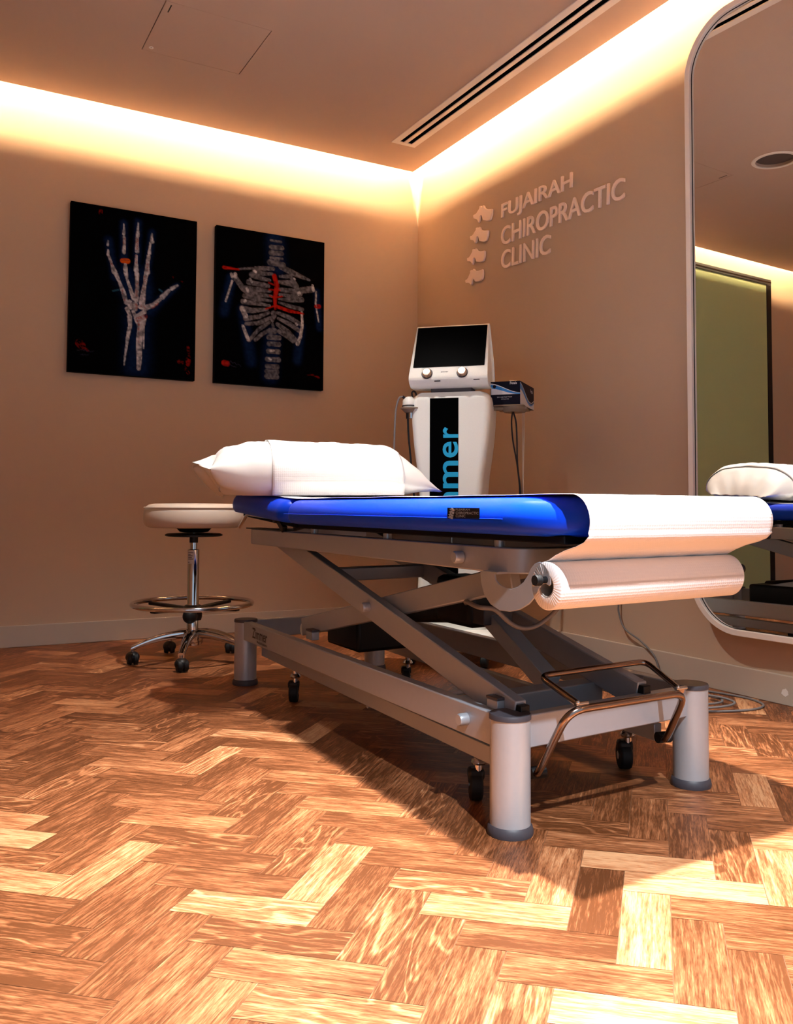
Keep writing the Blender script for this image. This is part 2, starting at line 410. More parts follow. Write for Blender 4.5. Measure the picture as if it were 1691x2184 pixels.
# frosted glass sliding door in the picture wall, seen in the mirror
dr = structure(bpy.data.objects.new('door_1', None)); link(dr); dr.location = (-.66, YW, 0)
for nm, lo, hi, mm in (('glass_panel', (-.50, -.022, .012), (.492, -.012, 2.50), 'greenglass'), ('top_track', (-.56, -.026, 2.50), (.50, -.001, 2.545), 'black'), ('jamb', (-.56, -.026, 0), (-.50, -.001, 2.50), 'black')):
    o = MB().box(lo, hi).build(nm, M[mm], dr, smooth=False, bevel=.002)
MB().box((-.56, -.027, 2.517), (.50, -.0262, 2.526)).build('track_groove', M['bronze'], dr, smooth=False)

# ------------------------------------------------------------------ wall mirror
MY1, MY0, MZ0, MZ1 = 2.308, 1.20, .216, 2.49
t = thing('wall_mirror', 'tall round-cornered mirror in a thin pale frame on the wall', 'mirror', (XW-.0220, (MY0+MY1)/2, MZ0), math.radians(2.2))
A = Matrix(((0, 0, -1, 0), (-1, 0, 0, 0), (0, 1, 0, 0), (0, 0, 0, 1)))      # x -> -Y, y -> Z, z -> -X
hw, hh = (MY1-MY0)/2, MZ1-MZ0
MB().ring_prism(rrect(-hw, 0, hw, hh, .205, 14), rrect(-hw+.022, .022, hw-.022, hh-.022, .183, 14), A, .034).build('frame', M['frame_white'], t, bevel=.002)
MB().ring_prism(rrect(-hw+.0222, .0222, hw-.0222, hh-.0222, .183, 14), rrect(-hw+.0242, .0242, hw-.0242, hh-.0242, .181, 14), A, .0215).build('inner_bead', M['black'], t)
MB().prism(rrect(-hw+.0244, .0244, hw-.0244, hh-.0244, .1808, 14), Matrix.Translation((-.012, 0, 0)) @ A, .008).build('glass', M['mirror'], t, smooth=False)

# ------------------------------------------------------------------ wall sign
t = thing('wall_sign', 'raised pinkish clinic name lettering with four vertebra shapes on the wall', 'sign', (XW, 3.585, 2.0))
def onwall(y, z, tilt=0):
    return Matrix.Translation((-.002, y-3.585, z-2.0)) @ A @ Matrix.Rotation(math.radians(tilt), 4, 'Z')
for body, y, z, wd, tl in (('FUJAIRAH', 3.583, 2.122, .548, -1.8), ('CHIROPRACTIC', 3.585, 2.000, .885, -1.9), ('CLINIC', 3.585, 1.878, .392, -2.4)):
    me = text_mesh(body, wd, .094, .008, offset=.009, space=1.0)
    b = MB().mesh(me); Mx = onwall(y, z, tl); b.xf(lambda v: Mx @ v); b.build('lettering', M['sign'], t, smooth=False)
VERT = [(-.0275, .0497), (-.018, .047), (-.0127, .0475), (-.0049, .0372), (0, .043), (.0049, .0433), (.0126, .0409), (.0184, .0267), (.034, .016), (.0531, .0083), (.072, .0035), (.0891, -.0014), (.0885, -.014), (.0863, -.0284), (.079, -.043), (.0702, -.0544), (.052, -.0545), (.0339, -.0494), (.0029, -.0365), (0, -.027), (-.0029, -.019), (-.0075, -.010), (-.0127, -.0059), (-.018, -.0065), (-.0225, -.0104), (-.0264, -.0291), (-.0383, -.0382), (-.0462, -.0234), (-.0581, -.0131), (-.070, -.008), (-.0842, -.002), (-.0882, .0164), (-.079, .019), (-.0691, .0165), (-.056, .020), (-.0443, .0274), (-.0294, .0372)]
for y, z, tl, sc in ((3.745, 2.215, 0, 1), (3.779, 2.111, 2, .96), (3.809, 2.005, 6, .95), (3.826, 1.899, 14, .95)):
    MB().prism([(a*sc, c*sc) for a, c in VERT], onwall(y, z, tl), .012).build('vertebra_emblem', M['sign'], t, bevel=.003, smooth=True)

# ------------------------------------------------------------------ paintings
HAND=[('G',[.402,.083,.0233,.411,.384,.0233]),
('G',[.517,.061,.0233,.513,.376,.0233]),
('G',[.631,.114,.0233,.592,.37,.0233]),
('G',[.286,.199,.0254,.341,.416,.0254]),
('G',[.429,.409,.0698,.525,.561,.0698]),
('G',[.571,.371,.0466,.593,.503,.0466]),
('G',[.844,.42,.019,.725,.51,.0275,.608,.598,.0423]),
('G',[.525,.588,.0804,.528,.949,.0804]),
('B',[.403,.088,.003,.406,.119,.0055,.405,.149,.008]),
('B',[.408,.167,.0076,.409,.204,.0063,.408,.26,.0089]),
('B',[.421,.327,.0063,.423,.362,.0097]),
('B',[.425,.377,.0093,.435,.414,.0059,.46,.465,.0076,.491,.532,.0093]),
('B',[.284,.202,.0034,.281,.231,.0051]),
('B',[.285,.257,.0042,.286,.288,.0076]),
('B',[.293,.296,.0068,.314,.339,.0063,.337,.384,.0118]),
('B',[.351,.399,.0093,.375,.439,.0072,.409,.5,.0106,.433,.562,.0114]),
('B',[.518,.066,.0025,.516,.109,.0047,.515,.144,.0085]),
('B',[.511,.158,.0068,.512,.2,.0072,.512,.243,.0093]),
('B',[.508,.27,.0059,.507,.312,.0072,.507,.358,.0123]),
('B',[.513,.378,.0114,.516,.418,.0093,.519,.471,.0085,.511,.536,.0118]),
('B',[.63,.12,.003,.628,.152,.0076,.632,.168,.0093]),
('B',[.618,.177,.0055,.613,.207,.0055,.61,.242,.0093]),
('B',[.605,.261,.0089,.598,.305,.0085,.596,.361,.0123]),
('B',[.589,.37,.0093,.58,.424,.0085,.566,.494,.011,.559,.553,.0148]),
('B',[.847,.417,.0047,.798,.442,.0093]),
('B',[.774,.458,.0076,.722,.502,.0123]),
('B',[.704,.517,.0076,.649,.558,.0093,.594,.578,.0127]),
('B',[.46,.56,.0148,.467,.586,.0127]),
('B',[.44,.599,.0106,.461,.629,.0093]),
('B',[.505,.563,.0118,.505,.594,.0106]),
('B',[.542,.579,.0093,.594,.583,.0106]),
('B',[.491,.611,.0085,.502,.634,.0076]),
('B',[.526,.633,.0076,.58,.605,.0106]),
('B',[.543,.65,.0254,.547,.693,.0148,.541,.8,.0131,.545,.879,.0152,.542,.954,.0093]),
('B',[.584,.648,.0072,.574,.691,.0059,.579,.829,.0034]),
('B',[.461,.645,.0118,.468,.698,.0093,.449,.778,.0072,.433,.885,.0051,.426,.938,.003]),
('R',[.41,.177,.0051,.406,.204,.0051]),
('R',[.512,.168,.0051,.512,.227,.0051]),
('R',[.506,.27,.0051,.506,.323,.0051]),
('R',[.307,.324,.0051,.317,.349,.0051]),
('R',[.598,.305,.0051,.595,.359,.0051]),
('R',[.579,.392,.0051,.576,.472,.0051]),
('R',[.517,.434,.0051,.514,.514,.0051]),
('R',[.402,.49,.0051,.423,.552,.0051]),
('R',[.642,.575,.0051,.684,.545,.0051]),
('R',[.533,.667,.0051,.541,.81,.0051]),
('R',[.526,.657,.0106,.587,.632,.0106]),
('R',[.511,.567,.0063,.518,.588,.0063]),
('R',[.553,.57,.0055,.587,.578,.0055]),
('r',[.081,.83,.019,.1,.845,.019]),
('r',[.12,.859,.0063,.146,.871,.0063]),
('r',[.224,.031,.0093,.221,.047,.0093]),
('r',[.948,.858,.0118,.943,.902,.0118]),
('r',[.869,.89,.0106,.89,.894,.0106]),
('r',[.943,.799,.0076,.946,.831,.0076]),
('r',[.919,.93,.0093,.947,.956,.0093]),
('r',[.808,.369,.0042,.812,.374,.0042]),
('r',[.879,.388,.0038,.886,.39,.0038]),
('C',[.328,.501,.0042,.372,.49,.0042]),
('C',[.697,.458,.0047,.718,.467,.0047]),
('O',[.399,.311,.0123,.44,.308,.0123]),
('s',[.068,.875,.0013,.107,.868,.0013,.117,.875,.0013,.127,.864,.0013,.14,.879,.0013,.153,.868,.0013,.166,.878,.0013,.192,.871,.0013]),
('s',[.091,.9,.0013,.107,.894,.0013,.111,.901,.0013,.127,.894,.0013,.133,.9,.0013,.156,.894,.0013]),
('s',[.387,.309,.0013,.434,.303,.0013,.448,.305,.0013])]
RIBS=[('G',[.134,.324,.0317,.073,.552,.0317]),
('G',[.927,.342,.0233,.959,.585,.0233]),
('G',[.241,.525,.036,.321,.852,.036]),
('G',[.778,.596,.0317,.75,.814,.0317]),
('G',[.531,.036,.0635,.546,.211,.0635]),
('G',[.514,.666,.055,.494,.933,.055]),
('D',[.487,.041,.0047,.582,.041,.0047]),
('D',[.491,.086,.0093,.593,.081,.0093]),
('D',[.488,.124,.0102,.59,.119,.0102]),
('D',[.488,.157,.0055,.597,.153,.0055]),
('D',[.481,.188,.0118,.605,.192,.0118]),
('D',[.546,.168,.0127,.539,.19,.0127]),
('D',[.324,.243,.0047,.197,.261,.0042]),
('D',[.352,.24,.0085,.51,.227,.0085]),
('D',[.583,.207,.0106,.694,.236,.0118,.858,.268,.0047]),
('D',[.503,.262,.0063,.417,.269,.0093,.338,.26,.0085]),
('D',[.482,.306,.0063,.403,.302,.0093,.317,.288,.0118]),
('D',[.468,.345,.0085,.374,.341,.0106,.289,.338,.0127]),
('D',[.49,.378,.0051,.375,.378,.0118,.261,.382,.0148]),
('D',[.497,.409,.0063,.382,.412,.0097,.254,.393,.0085]),
('D',[.497,.441,.0042,.382,.439,.0097,.254,.43,.0106]),
('D',[.483,.474,.0055,.375,.468,.0085,.24,.467,.0106]),
('D',[.462,.499,.0063,.319,.52,.0106,.234,.515,.0127]),
('D',[.476,.52,.0063,.383,.555,.0085,.262,.576,.0106]),
('D',[.491,.553,.0072,.376,.598,.0093,.27,.61,.0076]),
('D',[.484,.583,.0063,.384,.637,.0085,.299,.716,.0072]),
('D',[.477,.636,.0063,.413,.667,.0085,.356,.707,.0076]),
('D',[.576,.272,.0063,.672,.262,.0085,.746,.318,.0051]),
('D',[.569,.31,.0085,.679,.307,.0127,.739,.326,.0085]),
('D',[.577,.358,.0085,.709,.358,.0106,.873,.33,.0148]),
('D',[.577,.392,.0063,.695,.394,.0097,.769,.37,.0106]),
('D',[.57,.422,.0042,.68,.42,.0093,.784,.407,.0127]),
('D',[.57,.444,.0051,.673,.46,.0085,.792,.471,.0085]),
('D',[.556,.514,.0063,.674,.538,.0093,.785,.574,.0085]),
('D',[.564,.551,.0063,.681,.581,.0093,.778,.623,.0085]),
('D',[.557,.589,.0085,.652,.631,.0106,.749,.695,.0106]),
('D',[.572,.636,.0085,.645,.658,.0106,.704,.692,.0072]),
('D',[.176,.326,.0127,.24,.383,.0127,.304,.421,.0085]),
('D',[.52,.522,.0127,.524,.538,.0106]),
('D',[.509,.555,.0127,.509,.568,.0085]),
('D',[.513,.589,.0055,.517,.613,.0063]),
('D',[.492,.638,.0127,.528,.636,.0127]),
('D',[.478,.682,.0106,.576,.678,.0106]),
('D',[.482,.724,.0106,.572,.721,.0106]),
('D',[.478,.772,.0106,.569,.77,.0106]),
('D',[.468,.826,.0106,.573,.823,.0106]),
('D',[.468,.871,.0106,.559,.869,.0106]),
('D',[.465,.905,.0106,.556,.904,.0106]),
('D',[.465,.937,.0106,.556,.936,.0106]),
('B',[.234,.515,.0127,.262,.558,.0148]),
('B',[.242,.625,.0085,.292,.711,.0106]),
('B',[.785,.488,.0063,.794,.568,.0076,.778,.65,.0085,.749,.706,.0106]),
('B',[.134,.3,.0085,.141,.318,.0085]),
('B',[.169,.297,.0106,.169,.316,.0106]),
('B',[.888,.301,.0063,.896,.333,.0093]),
('B',[.141,.344,.0063,.087,.478,.0047]),
('B',[.923,.342,.0051,.92,.424,.0047,.951,.542,.0038]),
('B',[.275,.381,.0085,.282,.396,.0085]),
('B',[.303,.315,.0063,.317,.335,.0063]),
('B',[.341,.26,.0063,.352,.264,.0063]),
('B',[.754,.371,.0097,.761,.365,.0097]),
('B',[.255,.466,.0063,.262,.461,.0085]),
('B',[.709,.272,.0051,.716,.277,.0051]),
('B',[.733,.572,.0063,.741,.577,.0063]),
('B',[.486,.769,.0063,.529,.766,.0042]),
('B',[.479,.82,.0051,.5,.824,.0063]),
('V',[.525,.276,.0148,.551,.338,.0148,.533,.404,.0127,.534,.489,.0063]),
('V',[.475,.323,.0047,.526,.335,.0047]),
('V',[.475,.368,.0042,.577,.363,.0042]),
('V',[.483,.407,.0042,.526,.418,.0042,.599,.401,.0042]),
('V',[.447,.498,.0038,.527,.471,.0038]),
('V',[.549,.472,.0085,.659,.491,.0085,.8,.5,.0055]),
('V',[.068,.264,.0085,.197,.264,.0055]),
('V',[.927,.44,.0106,.958,.438,.0106]),
('V',[.08,.874,.0148,.104,.876,.0148]),
('r',[.825,.904,.0051,.908,.903,.0051,.957,.917,.0051]),
('s',[.118,.878,.0013,.138,.856,.0013,.153,.871,.0013,.173,.864,.0013,.188,.879,.0013,.209,.873,.0013,.23,.888,.0013]),
('s',[.132,.882,.0013,.16,.891,.0013,.188,.895,.0013])]

def painting(strokes, seed):
    nu, nv = 168, 224; Wc, Hc = .622, .835
    rng = np.random.default_rng(seed)
    u, v = np.meshgrid(np.linspace(0, 1, nu), np.linspace(0, 1, nv)); X = u*Wc; Y = v*Hc
    def noise(n1, n2):
        g = rng.random((n2+1, n1+1)); xi = u*n1; yi = v*n2
        x0 = np.clip(xi.astype(int), 0, n1-1); y0 = np.clip(yi.astype(int), 0, n2-1); fx = xi-x0; fy = yi-y0
        return (g[y0, x0]*(1-fx)+g[y0, x0+1]*fx)*(1-fy)+(g[y0+1, x0]*(1-fx)+g[y0+1, x0+1]*fx)*fy
    nz1 = noise(60, 80); nz2 = noise(120, 160); nz3 = noise(14, 18)
    col = np.zeros((nv, nu, 3)); col[:] = (.0006, .0006, .0009)
    pal = {'G': (.004, .014, .05), 'B': (.42, .42, .47), 'D': (.115, .112, .130), 'R': (.24, .045, .03), 'r': (.16, .006, .004), 'V': (.36, .012, .006), 'O': (.62, .085, .006), 'C': (.015, .06, .10), 's': (.022, .022, .040)}
    order = {'G': 0, 'C': 1, 'D': 2, 'B': 3, 'R': 4, 'r': 4, 'V': 5, 'O': 5, 's': 6}
    for c, f in sorted(strokes, key=lambda q: order[q[0]]):
        P = [(f[i]*Wc, f[i+1]*Hc, f[i+2]) for i in range(0, len(f), 3)]
        if len(P) == 1: P = P*2
        a = np.zeros_like(X)
        for (x0, y0, w0), (x1, y1, w1) in zip(P, P[1:]):
            dx, dy = x1-x0, y1-y0; L2 = dx*dx+dy*dy+1e-12
            tt = np.clip(((X-x0)*dx+(Y-y0)*dy)/L2, 0, 1)
            d = np.hypot(X-x0-tt*dx, Y-y0-tt*dy); wd = (w0+(w1-w0)*tt)*(1.3 if c == 'D' else 1)*(1 if c == 'G' else .82+.36*nz3)
            if c == 'G': q = np.clip(1.35-d/(wd*1.05), 0, 1)**1.5
            else: q = np.clip((wd-d)/.003+.5, 0, 1)
            a = np.maximum(a, q)
        if c == 'G': a = a*(.55+.5*nz1)
        elif c in 'BD': a = a*np.clip(.35+1.0*nz2*(.5+nz1), 0, 1)
        elif c == 'R': a = a*np.clip((nz2-.35)*2.2, 0, .8)
        elif c == 'r': a = a*np.clip((nz1+nz2-.75)*1.6, 0, 1)
        elif c == 'V': a = a*np.clip(.3+1.1*nz1, 0, 1)
        cc = np.array(pal[c])
        a = a[..., None]
        if c in 'BD': cc = cc*(.45+1.0*nz1[..., None])
        col = np.maximum(col, cc*a) if c == 'G' else col*(1-a)+cc*a
    return nu, nv, Wc, Hc, col
def paint_mat():
    m = mat('oil_paint', (.01, .01, .01), .6, spec=.01); t = NT(m); at = t.n('ShaderNodeAttribute', attribute_name='paint'); t.l(at.outputs['Color'], t.p.inputs['Base Color']); return m
M['paint'] = paint_mat(); M['canvas_side'] = mat('canvas_side', (.0015, .0015, .002), .6, spec=.03)
def canvas(xc, z0, strokes, seed, label):
    t = thing('canvas_painting', label, 'painting', (xc, YW, z0))
    nu, nv, Wc, Hc, col = painting(strokes, seed)
    MB().box((-Wc/2, -.0345, 0), (Wc/2, -.001, Hc)).build('stretched_canvas', M['canvas_side'], t, bevel=.002, smooth=False)
    me = bpy.data.meshes.new('painted_picture')
    vs = [(-Wc/2+.002+(Wc-.004)*i/(nu-1), -.0352, Hc-.002-(Hc-.004)*j/(nv-1)) for j in range(nv) for i in range(nu)]
    fs = [(j*nu+i, (j+1)*nu+i, (j+1)*nu+i+1, j*nu+i+1) for j in range(nv-1) for i in range(nu-1)]
    me.from_pydata(vs, [], fs); ca = me.color_attributes.new('paint', 'FLOAT_COLOR', 'POINT')
    ca.data.foreach_set('color', np.concatenate([col.reshape(-1, 3), np.ones((nu*nv, 1))], 1).ravel().astype(np.float32))
    me.materials.append(M['paint']); link(bpy.data.objects.new('painted_picture', me), t)
canvas(.934, 1.308, HAND, 3, 'black canvas painting of a hand X-ray with an orange ring')
canvas(1.659, 1.308, RIBS, 5, 'black canvas painting of a ribcage X-ray with a red breastbone')

# ------------------------------------------------------------------ treatment table
BX, BY = 1.076, 1.46
T = thing('treatment_table', 'blue-padded height-adjustable treatment table on a grey scissor-lift frame', 'treatment table', (BX, BY, 0))
BW, BL = .567, 1.675
def sh(v): return (v[0]+.0105*v[1], v[1]+.08*v[0], v[2])
def part(b, name, mm, parent=None, shear=True, **kw):
    if shear: b.xf(sh)
    return b.build(name, M[mm], parent or T, **kw)
# base: legs, rails, crossbars
for x, y in ((0, 0), (BW, 0), (0, BL), (BW, BL)):
    X, Y, _ = sh((x, y, 0))
    lg = part(MB().lathe([(.0415, .014), (.0415, .232)], (X, Y, 0)), 'leg', 'legsilver', shear=False)
    part(MB().lathe([(.0, .231), (.0432, .231), (.0432, .238), (.0415, .2415), (.0, .242)], (X, Y, 0)), 'cap', 'capgrey', lg, shear=False)
    part(MB().lathe([(.0, .0), (.0465, .0), (.0475, .006), (.0455, .016), (.0425, .020), (.0, .020)], (X, Y, 0)), 'foot', 'capgrey', lg, shear=False)
for x in (-.004, BW+.004):
    rl = part(MB().box((x-.016, .025, .168), (x+.016, BL-.03, .236)), 'base_rail', 'silver', bevel=.003)
    if x < .1:
        me = text_mesh('Zimmer', .155, .037, 0, offset=.018); b = MB().mesh(me)
        Mx = Matrix.Translation((x-.0164, 1.545, .190)) @ A; b.xf(lambda v: Mx @ v); part(b, 'lettering', 'ink', rl, smooth=False)
        me = text_mesh('MedizinSysteme', .105, .013, 0, offset=.012); b = MB().mesh(me)
        Mx = Matrix.Translation((x-.0164, 1.495, .174)) @ A; b.xf(lambda v: Mx @ v); part(b, 'lettering', 'ink', rl, smooth=False)
for y in (-.004, BL+.004):
    part(MB().box((.03, y-.014, .168), (BW-.03, y+.014, .236)), 'crossbar', 'silver', bevel=.003)
part(MB().box((.012, .155, .176), (.420, .215, .234)), 'inner_crossbar', 'silver', bevel=.003)
part(MB().box((.012, .02, .178), (BW-.012, .156, .183)), 'base_tray', 'silver', bevel=.002)
# lowered castor lever bars under the rails
for x in (.05, BW-.05):
    part(MB().bar((x, .06, .118), (x, 1.60, .132), .026, .040), 'lift_bar', 'silver', bevel=.002)
part(MB().cyl((.05, .75, .10), (BW-.05, .75, .10), .008), 'linkage_rod', 'silver')
for x, y in ((.05, .185), (.05, 1.295), (BW-.05, .165), (BW-.05, 1.31)):
    c = part(MB().cyl((x, y, .066), (x, y, .118), .010).lathe([(.0, .084), (.017, .084), (.019, .088), (.017, .093), (.012, .098), (.0, .098)], (x, y, 0), 24), 'caster', 'chrome')
    ax = Vector((.875, -.484, 0)); q = Vector(sh((x, y, .034)))+Vector((.0, .012, 0))
    part(MB().cyl(q-ax*.015, q+ax*.015, .034, n=32), 'wheel', 'rubber', c, shear=False, bevel=.005)
    Mf = Matrix.Translation(q) @ Matrix.Rotation(math.atan2(-.484, .875), 4, 'Z')
    part(MB().box((-.019, -.022, .012), (.019, .012, .040), Mf), 'fork', 'black', c, shear=False, bevel=.008)
    part(MB().cyl(q-ax*.0165, q+ax*.0165, .010, n=20), 'axle_cap', 'chrome', c, shear=False)
# scissor arms
def zc1(y): return .392-.236*(y-.62)*1.0
for x, nm in ((.034, 0), (.405, 0)):
    part(MB().bar((x, 1.42, .555), (x, .012, .229), .030, .064), 'scissor_arm', 'silver', bevel=.003)
    part(MB().box((x-.0122, -.010, .204), (x+.0122, .012, .254), None), 'arm_plug', 'black', bevel=.002)
for x in (.070, .369):
    part(MB().bar((x, 1.26, .258), (x, .07, .510), .028, .058), 'scissor_arm', 'silver', bevel=.003)
    part(MB().cyl((x-.013, 1.255, .250), (x+.013, 1.255, .250), .020), 'slide_roller', 'white_plastic')
    part(MB().box((x-.044, 1.10, .236), (x-.018, 1.15, .262)), 'stop_block', 'silver', bevel=.002)
    part(MB().box((x-.045, 1.099, .262), (x-.017, 1.151, .268)), 'stop_pad', 'capgrey', bevel=.001)
    q = .010 if x < .2 else .440
    part(MB().box((q-.010, .045, .236), (q+.010, .085, .256)), 'stop_block', 'silver', bevel=.002)
    part(MB().box((q-.011, .044, .256), (q+.011, .086, .262)), 'stop_pad', 'capgrey', bevel=.001)
part(MB().box((.04, .99, .430), (.40, 1.05, .470)), 'cross_tube', 'silver', bevel=.003)
part(MB().cyl((.022, .686, .385), (.417, .686, .385), .013), 'pivot_shaft', 'silver')
for y, z, x in ((.686, .385, .0185), (.135, .203, -.020), (.135, .553, -.034)):
    for sx in (x, BW-x):
        d = -1 if sx < .2 else 1
        part(MB().lathe([(.0, .022), (.011, .022), (.0135, .018), (.0135, .0), (.0, .0)], M=Matrix.Translation((sx, y, z)) @ Matrix.Rotation(d*PI/2, 4, 'Y'), n=28), 'bolt_cap', 'legsilver')
# actuator, motor and its lever
part(MB().bar((.285, .46, .372), (.285, .20, .232), .050, .045), 'lever_strut', 'silver', bevel=.003)
part(MB().cyl((.285, .50, .372), (.285, 1.28, .285), .027), 'actuator_tube', 'black')
part(MB().box((.225, .47, .335), (.345, .66, .47)), 'motor_housing', 'black', bevel=.02)
part(MB().box((.235, .42, .350), (.335, .50, .395)), 'clevis', 'capgrey', bevel=.004)
part(MB().box((.17, 1.05, .19), (.40, 1.30, .30)), 'control_box', 'black', bevel=.012)
part(MB().tube(curve_pts([(p[0]-BX, p[1]-BY, p[2]) for p in ((1.22, 1.84, .42), (1.14, 1.72, .440), (1.080, 1.58, .444), (1.109, 1.56, .439), (1.143, 1.555, .411), (1.172, 1.55, .397), (1.204, 1.545, .398), (1.231, 1.535, .414), (1.245, 1.52, .434), (1.25, 1.48, .475), (1.25, 1.455, .535))]), .0052), 'hand_control_cable', 'grey_cable', shear=False)
# pedal loop at the near end
pw = lambda p: (p[0]-BX, p[1]-BY, p[2])
P = [pw(p) for p in ((1.168, 1.492, .098), (1.148, 1.462, .108), (1.146, 1.36, .258), (1.487, 1.375, .258), (1.535, 1.478, .126), (1.565, 1.520, .118))]
pd = part(MB().tube(fillet(P, .045, 8), .0082, 16), 'pedal_bar', 'bronze', shear=False)
P = [pw(p) for p in ((1.182, 1.362, .262), (1.182, 1.499, .300), (1.518, 1.525, .300), (1.476, 1.376, .262))]
part(MB().tube(fillet(P, .03, 8), .0068, 14), 'pedal_loop', 'bronze', pd, shear=False)
for q in (P[0], P[-1]): part(MB().cyl((q[0]-.016, q[1]+.002, q[2]+.006), (q[0]+.016, q[1]+.002, q[2]+.006), .0045, n=12).sph((q[0]-.012, q[1]-.001, q[2]+.010), .0045, n=8), 'loop_clamp', 'chrome', pd, shear=False)
for q in ((1.565, 1.520, .118), (1.165, 1.49, .100)):
    q = pw(q); part(MB().cyl((q[0]-.012, q[1]+.004, q[2]), (q[0]+.022, q[1]-.002, q[2]), .013, n=20), 'pedal_pivot', 'black', pd, shear=False)
# upper frame
UF = rrect(-.032, -.062, BW+.032, 1.60, .075, 10); UI = rrect(-.002, -.032, BW+.002, 1.57, .045, 10)
part(MB().ring_prism(UF, UI, Matrix.Translation((0, 0, .527)), .053), 'upper_frame', 'silver', bevel=.003)
part(MB().box((-.030, 1.25, .580), (.03, 1.60, .584)), 'hinge_plate', 'black')
for y in (.02, .52, 1.0):
    for x in (-.012, BW+.012):
        part(MB().cyl((x, y, .579), (x, y, .612), .012), 'spacer', 'legsilver')
for x in (.03, BW-.03): part(MB().bar((x, 1.26, .59), (x, 1.12, .612), .02, .02), 'head_hinge', 'black', bevel=.003)
# boards and cushions
MXL, MXR = -.088, .60
def cushion(y0, y1, z0, tilt, far_round, near_round, name):
    """stuffed vinyl pad: full side roll down to the seam, then drawn in underneath"""
    prof = [(-.036, .607), (-.010, .612), (-.0015, .625), (.0, .640), (-.003, .655), (-.012, .669), (-.027, .678), (-.046, .682), (-.075, .6835)]
    rings = []
    for off, z in prof:
        R = []
        r = .20
        x0, x1, a, b = MXL-off, MXR+off, y0-off*(1 if near_round else .75), y1+off*(1 if far_round else .75)
        rn = max(.012, (r if near_round else .06)+off); rf = max(.012, (.13 if far_round else .06)+off)
        for cx, cy, an, rr in ((x1-rf, b-rf, 0, rf), (x0+rf, b-rf, 90, rf), (x0+rn, a+rn, 180, rn), (x1-rn, a+rn, 270, rn)):
            for k in range(13):
                t = math.radians(an+90*k/12); R.append(Vector((cx+rr*math.cos(t), cy+rr*math.sin(t), z)))
        # straight runs get extra points for the long edges
        rings.append(R)
    b = MB().loft(rings)
    def tl(v):
        y = v[1]-y0; t = math.radians(tilt)
        return (v[0], y0+y*math.cos(t)-(v[2]-z0)*math.sin(t), z0+(v[2]-z0)*math.cos(t)+y*math.sin(t))
    if tilt: b.xf(tl)
    return b
MYN = -.295
mc = part(cushion(MYN, 1.085, .612, 0, False, True, 'main'), 'mattress', 'blue', ang=60)
hc = part(cushion(1.090, 1.70, .612, 3.4, True, False, 'head'), 'head_cushion', 'blue', ang=60)
part(MB().box((-.035, MYN+.08, .594), (BW+.03, 1.08, .610)), 'mattress_board', 'board', bevel=.003)
t_ = math.radians(3.4)
part(MB().box((-.035, 1.10, .594), (BW+.03, 1.62, .610)).xf(lambda v: (v[0], v[1], v[2]+(v[1]-1.09)*math.tan(t_))), 'head_board', 'board', bevel=.003)
# piping along the seam and the stitched line
seam = [(MXL-.0006, y, .6385) for y in np.linspace(MYN+.205, 1.07, 40)]
part(MB().tube(seam, .0011, 6), 'stitched_seam', 'blue', mc)
# small clinic label on the mattress side
lb = MB().box((MXL-.0016, -.012, .637), (MXL-.0002, .109, .660)); part(lb, 'fabric_label', 'patch', mc, smooth=False)
def onlabel(y, z): return Matrix.Translation((MXL-.0019, y, z)) @ A
for body, z, wd in (('FUJAIRAH', .6532, .053), ('CHIROPRACTIC', .6468, .085), ('CLINIC', .6404, .037)):
    Mx = onlabel(.075, z); b = MB().mesh(text_mesh(body, wd, .0052, 0, .004)); b.xf(lambda v: Mx @ v); part(b, 'lettering', 'patchink', mc, smooth=False)
for k, (y, z) in enumerate(((.089, .6565), (.091, .6508), (.094, .6452), (.096, .6400))):
    Mx = onlabel(y, z); part(MB().prism([(a*.115, c*.075) for a, c in VERT], Mx, .0002), 'vertebra_emblem', 'patchink', mc, smooth=False)
# head support lever
part(MB().tube(fillet([(-.045, 1.18, .618), (-.045, 1.545, .634), (-.047, 1.625, .585)], .02, 6), .006, 12), 'tilt_lever', 'chrome')
part(MB().bar((-.03, 1.27, .622), (-.03, 1.21, .585), .018, .022).cyl((-.045, 1.275, .620), (-.02, 1.275, .620), .014), 'ratchet_strut', 'black', bevel=.002)
# roll holder hooks and rod
HK = [(.036, .529), (.034, .505), (.022, .482), (.000, .465), (-.032, .456), (-.066, .457), (-.098, .464), (-.128, .478), (-.150, .496), (-.160, .510),   # lower sweep
      (-.167, .5185), (-.178, .521), (-.189, .517), (-.193, .520), (-.194, .530),                                                                          # rod cradle
      (-.188, .545), (-.176, .556), (-.160, .560), (-.146, .556), (-.134, .546), (-.124, .532), (-.110, .518), (-.092, .508), (-.070, .502), (-.048, .503), (-.030, .508), (-.018, .516), (-.014, .528)]
AX = Matrix(((0, 0, 1, 0), (1, 0, 0, 0), (0, 1, 0, 0), (0, 0, 0, 1)))      # x -> Y, y -> Z, z -> X
for x in (-.052, .502):
    part(MB().prism(HK, Matrix.Translation((x, 0, 0)) @ AX, .004), 'roll_hook', 'legsilver', bevel=.0012)
    part(MB().box((x, -.022, .527), (x+.05, .036, .531)), 'hook_flange', 'legsilver')
part(MB().cyl((-.070, -.180, .528), (.535, -.180, .528), .0065, n=16), 'roll_rod', 'black')
for x in (-.072, .530): part(MB().lathe([(.0, .0), (.0095, .0), (.0105, .003), (.008, .006), (.0105, .009), (.0105, .013), (.0, .013)], M=Matrix.Translation((x-.008, -.180, .528)) @ Matrix.Rotation(PI/2, 4, 'Y'), n=24), 'rod_knob', 'rubber')

